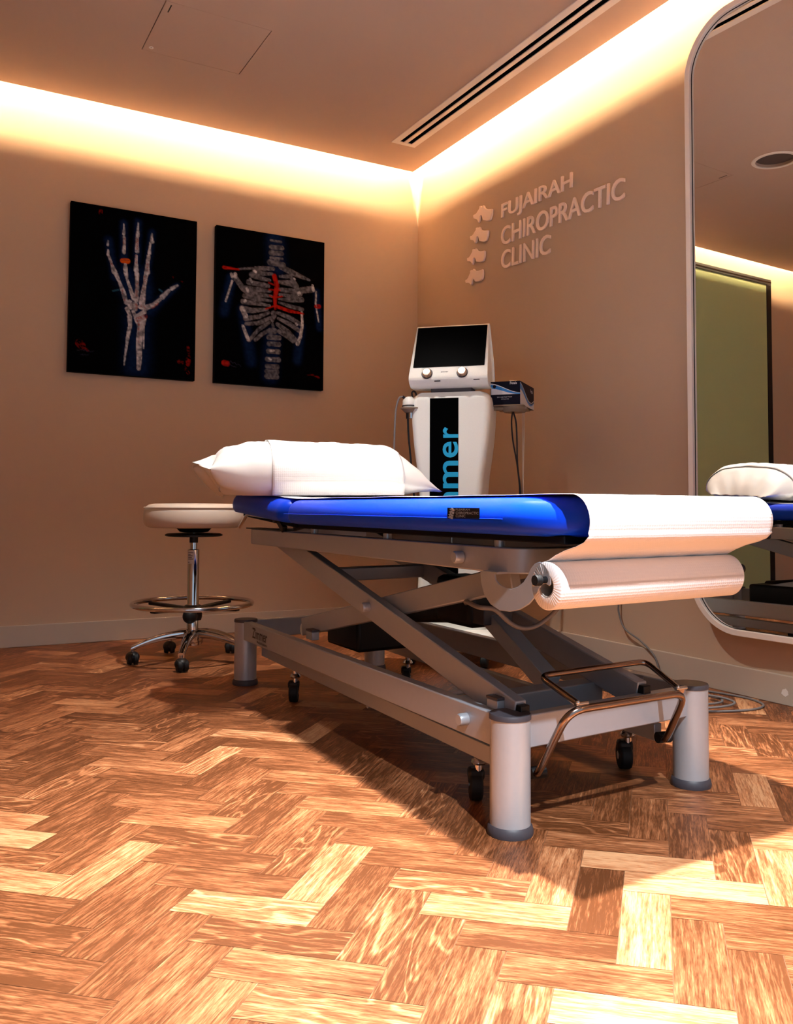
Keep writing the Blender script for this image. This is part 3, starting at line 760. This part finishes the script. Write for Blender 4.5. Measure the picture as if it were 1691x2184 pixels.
# ------------------------------------------------------------------ paper roll and its sheet
RX0, RX1, RY, RZ, RR = -.052, .486, -.180, .5165, .0445
t = thing('paper_roll', 'white embossed examination paper roll hung under the near end of the blue table', 'paper roll', (BX, BY, 0))
b = MB(); nn = 64
prof = [(.0225, RX0), (RR-.002, RX0), (RR, RX0+.002), (RR, RX1-.002), (RR-.002, RX1), (.0225, RX1), (.0225, RX0)]
MR = Matrix.Translation((0, RY, RZ)) @ Matrix(((0, 0, 1, 0), (1, 0, 0, 0), (0, 1, 0, 0), (0, 0, 0, 1)))
b.lathe(prof, M=MR, n=nn)
ro = part(b, 'roll', 'paper', t, ang=50)
def add_uv(o, fn):
    me = o.data; uv = me.uv_layers.new(name='UVMap')
    for lp in me.loops: uv.data[lp.index].uv = fn(me.vertices[lp.vertex_index].co)
add_uv(ro, lambda c: (c.x, math.atan2(c.z-RZ, c.y-RY-.08*c.x)*RR))
part(MB().lathe([(.0195, RX0+.001), (.0225, RX0+.001), (.0225, RX1-.001), (.0195, RX1-.001), (.0195, RX0+.001)], M=MR, n=40), 'core_tube', 'core', t)
# sheet: off the back of the roll, round the padded end, along the top, under the pillow
pts = [(RY+.028, RZ+RR-.006), (RY-.002, RZ+RR+.0015), (-.205, .574), (-.232, .584), (-.262, .592), (-.283, .600), (-.2965, .612)]
cy, cz = MYN+.0465, .637
for k in range(13):
    a = math.radians(205-115*k/12); pts.append((cy+.0505*math.cos(a), cz+.0488*math.sin(a)))
for y in np.linspace(MYN+.10, 1.06, 34): pts.append((y, .6862+.0006*math.sin(y*19)))
for y in np.linspace(1.12, 1.52, 10): pts.append((y, .6872+(y-1.09)*math.tan(t_)))
ns = 44; vs = []; uvs = []; s_ = 0; rs = random.Random(3)
for i, (y, z) in enumerate(pts):
    if i: s_ += math.hypot(y-pts[i-1][0], z-pts[i-1][1])
    far = max(0, y-1.0)
    for k in range(ns):
        f = k/(ns-1); x = RX0+.003+(RX1-RX0-.006)*f
        if 0.9 < y: x += 0
        vs.append((x, y, z+.0007*math.sin(x*60+y*7)*(1 if y > MYN+.1 else .3))); uvs.append((x, s_))
fs = [(i*ns+k, (i+1)*ns+k, (i+1)*ns+k+1, i*ns+k+1) for i in range(len(pts)-1) for k in range(ns-1)]
me = bpy.data.meshes.new('sheet'); me.from_pydata([sh(v) for v in vs], [], fs)
uv = me.uv_layers.new(name='UVMap')
for lp in me.loops: uv.data[lp.index].uv = uvs[lp.vertex_index]
me.polygons.foreach_set('use_smooth', [True]*len(me.polygons)); me.materials.append(M['paper'])
o = link(bpy.data.objects.new('sheet', me), t); md = o.modifiers.new('solid', 'SOLIDIFY'); md.thickness = .0008; md.offset = 0

# ------------------------------------------------------------------ pillow with its own paper sheet
PL = Vector((1.27, 2.83, .7075)); PA = math.radians(-15)
t = thing('pillow', 'plump white pillow lying across the head end of the blue table', 'pillow', PL, PA)
t.rotation_euler = (.057, -.012, PA)
from mathutils import noise as mn
HLX, HLY, TH = .405, .215, .185
def pil(u, v, top):
    """u along the length, v across, both -1..1"""
    ev = max(0, 1-abs(v)**2.8)**.5
    if u > .50: fu = max(0, 1-((u-.50)/.50)**1.25)
    elif u < -.62: fu = (1-.42*((-.62-u)/.38)**1.1)*max(0, 1-max(0, (-.86-u)/.14)**2)**.5
    else: fu = 1
    e = fu*ev
    cor = 1-.05*(1-abs(v)**2)*abs(u)**6
    x = u*HLX*cor; y = v*HLY*(1-.12*abs(u)**6)*(1-.35*max(0, (u-.5)/.5)**2)
    mid = .055+(.030*max(0, -u-.70)/.3)-.048*max(0, u-.45)/.55
    ht = TH-.026*(u+1)/2
    if top: z = mid+(ht-mid)*e
    else: z = mid-(mid+.006)*min(1, e*1.35)
    w_ = mn.noise(Vector((x*16, y*16, 3.1 if top else 7)))*.006+mn.noise(Vector((x*42, y*30, 9)))*.0022
    pin = max(0, (abs(u)-.6)/.4)
    w_ += pin*.007*math.sin(v*17+u*6)
    return Vector((x, y, max(z+w_*(e+.25), -.002)+.0035))
nu, nv = 72, 40; vs = []; fs = []
def U(i, n): f = -1+2*i/(n-1); return math.sin(f*PI/2)
for top in (1, 0):
    for j in range(nv):
        for i in range(nu): vs.append(pil(U(i, nu), U(j, nv), top))
N = nu*nv
for j in range(nv-1):
    for i in range(nu-1):
        a = j*nu+i; fs.append((a, a+1, a+nu+1, a+nu)); fs.append((N+a, N+a+nu, N+a+nu+1, N+a+1))
me = bpy.data.meshes.new('pillow_body'); me.from_pydata(vs, [], fs)
bb = bmesh.new(); bb.from_mesh(me); bmesh.ops.remove_doubles(bb, verts=bb.verts, dist=.0025); bmesh.ops.recalc_face_normals(bb, faces=bb.faces); bb.to_mesh(me); bb.free()
me.polygons.foreach_set('use_smooth', [True]*len(me.polygons)); me.materials.append(M['pillow'])
link(bpy.data.objects.new('pillow_body', me), t)
# gathered flap of the cover at the left end
b = MB(); R = []
for k in range(9):
    f = k/8; x = -HLX+.045-.085*f; w_ = (.150-.105*f); h_ = .058*(1-f)+.012
    z = .062+.040*f; y0 = .03*f
    R.append([Vector((x+.012*math.sin(3*q+f*4), y0+w_*math.cos(q)*(1+.06*math.sin(5*q)), z+h_*math.sin(q)*(1+.18*math.sin(4*q+f*3)))) for q in [2*PI*i/28 for i in range(28)]])
b.loft(R); b.build('cover_flap', M['pillow'], t, ang=50)
# sheet over the pillow
u0, u1 = -.50, .60; vs = []; uvs = []; ns = 40; path = []
for i in range(46): path.append((1-2*i/45, 1))
ns_v = []
for k in range(ns):
    u = u0+(u1-u0)*k/(ns-1)
    col = []
    for i in range(50):
        f = math.sin((-1+2*i/49)*PI/2)
        p = pil(u, f, 1); c = Vector((p.x, 0, .07)); d = (p-c); p = p+d.normalized()*.0055; col.append(p)
    y = col[0].y; z = col[0].z
    pre = []
    for q in range(10):
        g = (q+1)/10
        pb = pil(u, -1+.16*g, 0); pre.append(Vector((pb.x, y+.012*math.sin(g*PI/2)*1-0.004*(1-g), z*(1-g)+(.004)*g)))
    col = pre[::-1]+col
    ns_v.append(col)
rows = len(ns_v[0]); vs = [p for c in ns_v for p in c]
fs = [(k*rows+i, (k+1)*rows+i, (k+1)*rows+i+1, k*rows+i+1) for k in range(ns-1) for i in range(rows-1)]
me = bpy.data.meshes.new('paper_wrap'); me.from_pydata(vs, [], fs); uv = me.uv_layers.new(name='UVMap')
for lp in me.loops:
    v = me.vertices[lp.vertex_index].co; uv.data[lp.index].uv = (v.x, v.y*1.2+v.z)
me.polygons.foreach_set('use_smooth', [True]*len(me.polygons)); me.materials.append(M['paper'])
o = link(bpy.data.objects.new('paper_wrap', me), t); o['label'] = 'white paper sheet wrapped round the pillow'
md = o.modifiers.new('solid', 'SOLIDIFY'); md.thickness = .001; md.offset = 1

# ------------------------------------------------------------------ rolling stool
SX, SY = 1.052, 3.70
t = thing('rolling_stool', 'cream padded round stool with a chrome foot ring on five castors', 'stool', (SX, SY, 0))
MB().lathe([(.0, .570), (.185, .570), (.200, .576), (.209, .592), (.2115, .615), (.210, .640), (.203, .657), (.190, .667), (.165, .6715), (.08, .6735), (.0, .674)], n=72).build('seat', M['upholstery'], t, ang=60)
MB().lathe([(.2115, .655), (.2085, .6585), (.2055, .655), (.2085, .6515), (.2115, .655)], n=72).build('seat_piping', M['upholstery'], t)
MB().lathe([(.0, .568), (.075, .568), (.060, .552), (.040, .548), (.0, .548)], n=40).build('seat_plate', M['black'], t)
MB().lathe([(.0, .533), (.112, .532), (.121, .535), (.121, .540), (.112, .5445), (.0, .546)], n=56).build('swivel_lever_disc', M['black'], t)
MB().lathe([(.0, .475), (.0145, .475), (.0145, .548), (.0, .548)], n=32).build('gas_piston', M['chrome'], t)
MB().lathe([(.0, .505), (.018, .505), (.018, .535), (.0, .535)], n=32).build('piston_sleeve', M['black'], t)
MB().lathe([(.0, .075), (.025, .075), (.025, .474), (.023, .477), (.0, .477)], n=40).build('column_tube', M['chrome'], t)
# sticker curled on the column
b = MB(); a0, a1 = math.radians(190), math.radians(262)
def col_patch(a0, a1, z0, z1, r): 
    g = [[Vector((r*math.cos(a0+(a1-a0)*i/10), r*math.sin(a0+(a1-a0)*i/10), z)) for i in range(11)] for z in (z0, z1)]
    return g
b.loft(col_patch(a0, a1, .415, .470, .0254), cap=False, closed=False); st = b.build('sticker', M['sticker'], t)
b = MB()
for z, f in ((.463, .9), (.456, .5), (.450, .8), (.443, .7), (.436, .9), (.422, .3)):
    b.loft(col_patch(a0+.08, a0+.08+(a1-a0-.16)*f, z-.0016, z+.0012, .02565), cap=False, closed=False)
b.build('sticker_print', M['ink'], st)
MB().tube([(.250*math.cos(2*PI*k/96), .250*math.sin(2*PI*k/96), .245) for k in range(96)], .0105, 16, closed=True).build('foot_ring', M['chrome'], t)
for k in range(4):
    a = math.radians(33+90*k)
    MB().bar((.03*math.cos(a), .03*math.sin(a), .222), (.243*math.cos(a), .243*math.sin(a), .233), .028, .014).build('ring_spoke', M['black'], t, bevel=.004)
MB().lathe([(.0, .175), (.036, .175), (.040, .190), (.040, .232), (.030, .240), (.0, .240)], n=36).build('ring_hub', M['black'], t)
MB().sph((-.028, -.058, .198), .031, (1, .9, 1), 14).build('clamp_knob', M['black'], t)
MB().lathe([(.0, .068), (.038, .070), (.044, .082), (.044, .125), (.030, .134), (.0, .134)], n=40).build('base_hub', M['chrome'], t)
for k, deg in enumerate((244.5, 172.5, 98, 30, 317)):
    a = math.radians(deg); R = Matrix.Rotation(a, 4, 'Z')
    rings = []
    for f in np.linspace(0, 1, 12):
        r_ = .030+.222*f; z = .117-.052*f**2.0; w_ = .021-.008*f; h_ = .019-.008*f
        rings.append([R @ Vector((r_, w_*math.copysign(abs(math.cos(q))**.6, math.cos(q)), z+h_*math.copysign(abs(math.sin(q))**.8, math.sin(q)))) for q in [2*PI*i/20 for i in range(20)]])
    lg = MB().loft(rings).build('base_leg', M['chrome'], t, ang=50)
    c = R @ Vector((.245, 0, 0))
    MB().cyl((c.x, c.y, .048), (c.x, c.y, .066), .010, n=20).build('caster_stem', M['chrome'], lg)
    d = Matrix.Translation((c.x, c.y, .026)) @ Matrix.Rotation(a+.5+k*1.1, 4, 'Z')
    b = MB()
    for sx in (-1, 1):
        p0 = d @ Vector((.010, sx*.004, 0)); p1 = d @ Vector((.010, sx*.023, 0)); b.cyl(p0, p1, .026, .022, n=28)
    cs = b.build('caster', M['rubber'], lg, bevel=.004)
    hd = MB().sph(d @ Vector((.004, 0, .006)), .029, (1, 1, .85), 12); hd.build('caster_hood', M['black'], cs)

# ------------------------------------------------------------------ therapy machine
MX, MY, MR_ = 1.99, 3.105, math.radians(-44.4)
t = thing('therapy_machine', 'tall white therapy machine with a tilted black screen and blue vertical lettering', 'therapy machine', (MX, MY, 0), MR_)
CX_ = -.014
def rr_ring(hw, y0, y1, r, z, arch=0, n=8):
    P = rrect(CX_-hw, y0, CX_+hw, y1, r, n)
    return [Vector((x, y, z-arch*((x-CX_)/.17)**2)) for x, y in P]
lv = [(.150, .150), (.144, .30), (.136, .45), (.134, .58), (.136, .70), (.144, .80), (.155, .88), (.164, .96), (.170, 1.04), (.173, 1.10), (.172, 1.135), (.167, 1.156), (.155, 1.168)]
MB().loft([rr_ring(h, 0 if z < 1.15 else (.004 if z < 1.16 else .014), .20 if z < 1.15 else .19, .03, z, .024 if z > 1.0 else .024*max(0, (z-.8)/.2)) for h, z in lv]).build('column', M['white_plastic'], t, ang=45)
bp = MB().box((-.100, -.0022, .34), (.0245, .004, 1.128)).build('front_panel', M['screen'], t, bevel=.001, smooth=False)
# vertical lettering, read from the bottom up, baseline on the panel's right edge
for ch, z0, z1, hgt in (('Z', .462, .545, .092), ('i', .566, .590, .095), ('m', .611, .727, .0665), ('m', .743, .859, .0665), ('e', .873, .941, .0675), ('r', .957, 1.003, .0665)):
    b = MB().mesh(text_mesh(ch, z1-z0, hgt, 0, .014)); b.xf(lambda v: (.0243-v.y, -.0026, z0+v.x)); b.build('lettering', M['cyan'], bp, smooth=False)
MB().box((CX_-.20, -.06, .060), (CX_+.20, .36, .150)).build('wheelbase', M['white_plastic'], t, bevel=.03, seg=4)
MB().box((CX_-.135, .02, .1505), (CX_+.135, .18, .1605)).build('column_collar', M['capgrey'], t, bevel=.004)
for sx in (-1, 1):
    for y in (-.03, .32):
        x = CX_+sx*.155
        c = MB().cyl((x, y, .045), (x, y, .075), .009).build('caster', M['chrome'], t)
        MB().cyl((x-.014, y, .030), (x+.014, y, .030), .030, n=28).build('wheel', M['rubber'], c, bevel=.005)
# head
side = [(-.006, 1.1735), (-.034, 1.190), (-.044, 1.207), (-.0405, 1.222), (.062, 1.449), (.074, 1.456), (.092, 1.452), (.150, 1.29), (.158, 1.215), (.140, 1.180), (.10, 1.1735)]
b = MB(); rings = []
for f, hw in ((0, .160), (.03, .168), (.10, .1735), (.9, .1735), (.97, .168), (1, .160)):
    x = CX_-hw if f < .5 else CX_+hw
    ins = .012 if f in (0, 1) else (.004 if f in (.03, .97) else 0)
    cyy = sum(p[0] for p in side)/len(side); czz = sum(p[1] for p in side)/len(side)
    rings.append([Vector((x*(1 if z < 1.3 else 1)-(x-CX_)*max(0, z-1.24)*.30, y+(cyy-y)*ins*5, z+(czz-z)*ins*5)) for y, z in side])
b.loft(rings); hd = b.build('display_head', M['white_plastic'], t, bevel=.006, ang=40)
n_ = Vector((0, -(1.449-1.222), (.062+.0405))).normalized()
def onface(x, f, up=0):       # point on the tilted front, f 0 bottom .. 1 top
    return Vector((x, -.0405+(.062+.0405)*f, 1.222+(1.449-1.222)*f))+n_*up
q = []
for up in (.0008, .003): q.append([onface(CX_-.154, .16, up), onface(CX_+.154, .16, up), onface(CX_+.1535, .985, up), onface(CX_-.1535, .985, up)])
b = MB(); b.loft(q); b.build('screen', M['screen'], hd, smooth=False)
for x in (-.104, .048):
    p = onface(x, .03, -.002); k = MB().cyl(p, p+n_*.020, .021, .0185, n=36).build('control_knob', M['copper'], hd, bevel=.003)
    MB().cyl(p+n_*.0195, p+n_*.0215, .0135, n=32).build('knob_face', M['bronze'], k)
    MB().cyl(p, p+n_*.0035, .0245, n=36).build('knob_ring', M['capgrey'], k)
me = text_mesh('zimmer', .032, .0065, 0, .02); b = MB().mesh(me)
ex = Vector((1, 0, 0)); ey = (onface(0, 1)-onface(0, 0)).normalized(); o_ = onface(-.045, .045, .0006)
b.xf(lambda v: o_+ex*v.x+ey*v.y); b.build('lettering', M['ink'], hd, smooth=False)
s = MB(); s.box((-.072, -.0400, 1.194), (-.046, -.0345, 1.1985), None); s.box((.096, -.0395, 1.196), (.122, -.034, 1.205)); s.box((-.165, -.037, 1.198), (-.142, -.028, 1.203))
s.build('socket_slot', M['black'], hd, smooth=False)
MB().box((CX_-.09, .03, 1.15), (CX_+.09, .12, 1.178)).build('neck', M['capgrey'], t, bevel=.004)
# right tray and its hanging leads
MB().prism(rrect(.155, .075, .292, .325, .02), Matrix.Translation((0, 0, 1.096)), .006).build('side_tray', M['acrylic'], t, bevel=.0015)
MB().box((.148, .10, 1.082), (.30, .14, 1.0955)).build('tray_bracket', M['acrylic'], t, bevel=.003)
MB().lathe([(.0, .0), (.045, .0), (.055, .010), (.058, .0225), (.0, .0225)], (.245, .135, 1.073), 32).build('handpiece_cup', M['acrylic'], t)
for pts, mm, r in (([(.236, .13, 1.075), (.232, .13, 1.03), (.238, .13, .95), (.256, .135, .84), (.266, .14, .70), (.25, .16, .45), (.15, .19, .30)], 'black', .0034),
                   ([(.240, .125, 1.075), (.252, .125, 1.03), (.256, .125, .95), (.258, .13, .84), (.270, .14, .70), (.26, .17, .43), (.15, .19, .27)], 'black', .0034),
                   ([(.284, .15, 1.096), (.283, .15, .95), (.280, .15, .80), (.278, .15, .62), (.26, .18, .40), (.15, .19, .24)], 'pale_cable', .0022),
                   ([(.276, .155, 1.096), (.277, .155, .95), (.277, .155, .80), (.274, .155, .62), (.25, .18, .42), (.15, .19, .26)], 'pale_cable', .0022)):
    MB().tube(curve_pts(pts, 8), r, 8).build('hanging_lead', M[mm], t)
# left handpiece holder
MB().prism(rrect(-.232, -.010, -.15, .07, .02), Matrix.Translation((0, 0, 1.086)), .006).build('side_tray', M['acrylic'], t, bevel=.0015)
MB().lathe([(.0, .0), (.020, .0), (.030, .010), (.034, .017), (.0, .017)], (-.195, .02, 1.070), 28).build('handpiece_cup', M['acrylic'], t)
hp = MB().lathe([(.0, .0), (.026, .0), (.030, .010), (.029, .030), (.022, .042), (.010, .047), (.0, .048)], (-.196, .02, 1.0935), 28).build('handpiece', M['white_plastic'], t)
MB().lathe([(.0301, .004), (.0312, .004), (.0312, .009), (.0301, .009), (.0301, .004)], (-.196, .02, 1.0935), 28).build('grip_band', M['black'], hp)
MB().cyl((-.214, .008, 1.134), (-.222, .002, 1.140), .0062).build('strain_relief', M['black'], hp)
MB().tube(curve_pts([(-.184, .03, 1.138), (-.188, .03, 1.158), (-.178, .03, 1.165), (-.168, .03, 1.15), (-.166, .03, 1.12)], 6), .004, 8).build('cord_loop', M['black'], hp)
MB().tube(curve_pts([(-.220, .003, 1.139), (-.236, .0, 1.134), (-.250, .0, 1.09), (-.256, .0, 1.0), (-.258, .0, .90), (-.256, .005, .75), (-.235, .03, .50), (-.14, .08, .36)], 8), .0042, 10).build('handpiece_cable', M['grey_cable'], hp)
MB().cyl((-.190, .02, 1.046), (-.190, .02, 1.0705), .011, n=20).build('lead_plug', M['chrome'], t)
MB().cyl((-.203, .02, 1.045), (-.203, .02, 1.0705), .008, n=20).build('lead_plug', M['black'], t)
MB().tube(curve_pts([(-.203, .02, 1.046), (-.199, .02, .97), (-.190, .02, .88), (-.180, .025, .76), (-.165, .04, .60), (-.135, .08, .42)], 8), .0042, 10).build('hanging_lead', M['black'], t)

# ------------------------------------------------------------------ tissue box on the machine's tray
Rm = Matrix.Translation((MX, MY, 0)) @ Matrix.Rotation(MR_, 4, 'Z')
tb = Rm @ Vector((.226, .213, 1.1025))
t = thing('tissue_box', 'black, blue and white tissue box on the machine tray', 'tissue box', tb, MR_+math.radians(-6.5))
hx, hy, hz = .065, .128, .101
MB().box((-hx, -hy, 0), (hx, hy, hz)).build('carton', M['box_black'], t, bevel=.001, smooth=False)
def panel(face, poly, mm, name, lift=.0006):
    # face 'f': front (-y), coordinates 0..1 across, 0..1 up ; 'r': right (+x)
    b = MB()
    if face == 'f': F = Matrix(((1, 0, 0, -hx), (0, 0, -1, -hy), (0, 1, 0, 0), (0, 0, 0, 1))); sx = 2*hx
    else: F = Matrix(((0, 0, 1, hx), (1, 0, 0, -hy), (0, 1, 0, 0), (0, 0, 0, 1))); sx = 2*hy
    b.prism([(x*sx, y*hz) for x, y in poly], F, lift); return b.build(name, M[mm], t, smooth=False)
fx = np.linspace(0, 1, 16)
wv = lambda x: .70+.13*math.cos(x*PI*1.05)-.10*x
panel('f', [(.02, .44), (.97, .44), (.97, wv(.97)-.02)]+[(x, wv(x)-.02) for x in fx[::-1][1:-1]]+[(.02, wv(.0)-.02)], 'box_white', 'white_panel', .0005)
panel('f', [(x, wv(x)+.06*(1-x)+.01) for x in fx]+[(x, wv(x)-.10*(1-x)-.03) for x in fx[::-1]], 'box_blue', 'blue_swoosh', .0008)
panel('f', [(x, wv(x)+.075*(1-x)+.03) for x in fx]+[(x, wv(x)+.045*(1-x)+.015) for x in fx[::-1]], 'box_white', 'white_line', .0010)
w2 = lambda x: .52+.34*math.cos(.25+x*PI*1.25)
panel('r', [(.005, .01), (.995, .01), (.995, .30)]+[(x, max(.04, w2(x))) for x in fx[::-1][1:-1]]+[(.005, .84)], 'box_white', 'white_panel', .0005)
panel('r', [(x, w2(x)+.05*(1-x)) for x in fx]+[(x, w2(x)-.16*(1-x)-.03) for x in fx[::-1]], 'box_blue', 'blue_swoosh', .0008)
panel('r', [(x, w2(x)+.085) for x in fx]+[(x, w2(x)+.055) for x in fx[::-1]], 'box_white', 'white_line', .0010)
for body, face, x, y, w_, h_, mm in (('Petals', 'f', .66, .86, .030, .011, 'box_white'), ('Soft & Light Facial Tissues', 'f', .22, .30, .066, .0055, 'silverink'), ('200 Sheets 2 ply', 'f', .36, .22, .034, .004, 'silverink'), ('Petals', 'r', .72, .70, .045, .016, 'box_white')):
    b = MB().mesh(text_mesh(body, w_, h_, 0, .01))
    if face == 'f': b.xf(lambda v: (-hx+x*2*hx+v.x, -hy-.0012, y*hz+v.y))
    else: b.xf(lambda v: (hx+.0012, -hy+x*2*hy+v.x, y*hz+v.y))
    b.build('lettering', M[mm], t, smooth=False)
MB().cyl((-hx+.017, -hy-.0010, .080), (-hx+.017, -hy, .080), .0075, n=24).build('round_seal', M['box_black'], t)
b = MB(); rings = []
for i in range(10):
    f = i/9; rings.append([Vector(((.020-.006*f)*math.cos(q)*(1+.25*math.sin(3*q+f*3)), .01+(.030-.014*f)*math.sin(q)*(1+.3*math.sin(2*q+1)), hz-.004+.022*f+.006*math.sin(2*q+1)*f)) for q in [2*PI*k/24 for k in range(24)]])
b.loft(rings); b.build('tissue_tuft', M['tissue'], t, ang=60)

# ------------------------------------------------------------------ power cable: down the wall, coiled on the floor
pts = [(2.589, 2.745, .42), (2.580, 2.742, .33), (2.578, 2.741, .262), (2.577, 2.738, .225), (2.573, 2.70, .165), (2.572, 2.61, .128), (2.571, 2.535, .078), (2.568, 2.508, .025), (2.55, 2.47, .0045), (2.50, 2.40, .004)]
for (x, y, z) in [(2.50, 2.28, .004), (2.535, 2.16, .004), (2.545, 2.06, .004), (2.50, 1.975, .004), (2.40, 1.955, .004), (2.26, 2.01, .004), (2.14, 2.12, .004), (2.16, 2.24, .005), (2.28, 2.25, .010), (2.40, 2.18, .012), (2.425, 2.09, .012), (2.36, 2.05, .011), (2.22, 2.10, .011), (2.10, 2.20, .011), (2.16, 2.30, .012), (2.30, 2.27, .018), (2.41, 2.12, .019), (2.40, 2.01, .019), (2.31, 1.985, .018), (2.18, 2.03, .018), (2.07, 2.15, .012), (1.98, 2.26, .004), (1.86, 2.42, .004)]: pts.append((x, y, z))
o = MB().tube(curve_pts(pts, 10), .0038, 10).build('power_cable', M['grey_cable'])
tag(o, 'grey power cable hanging down the right wall and coiled on the floor', 'cable')
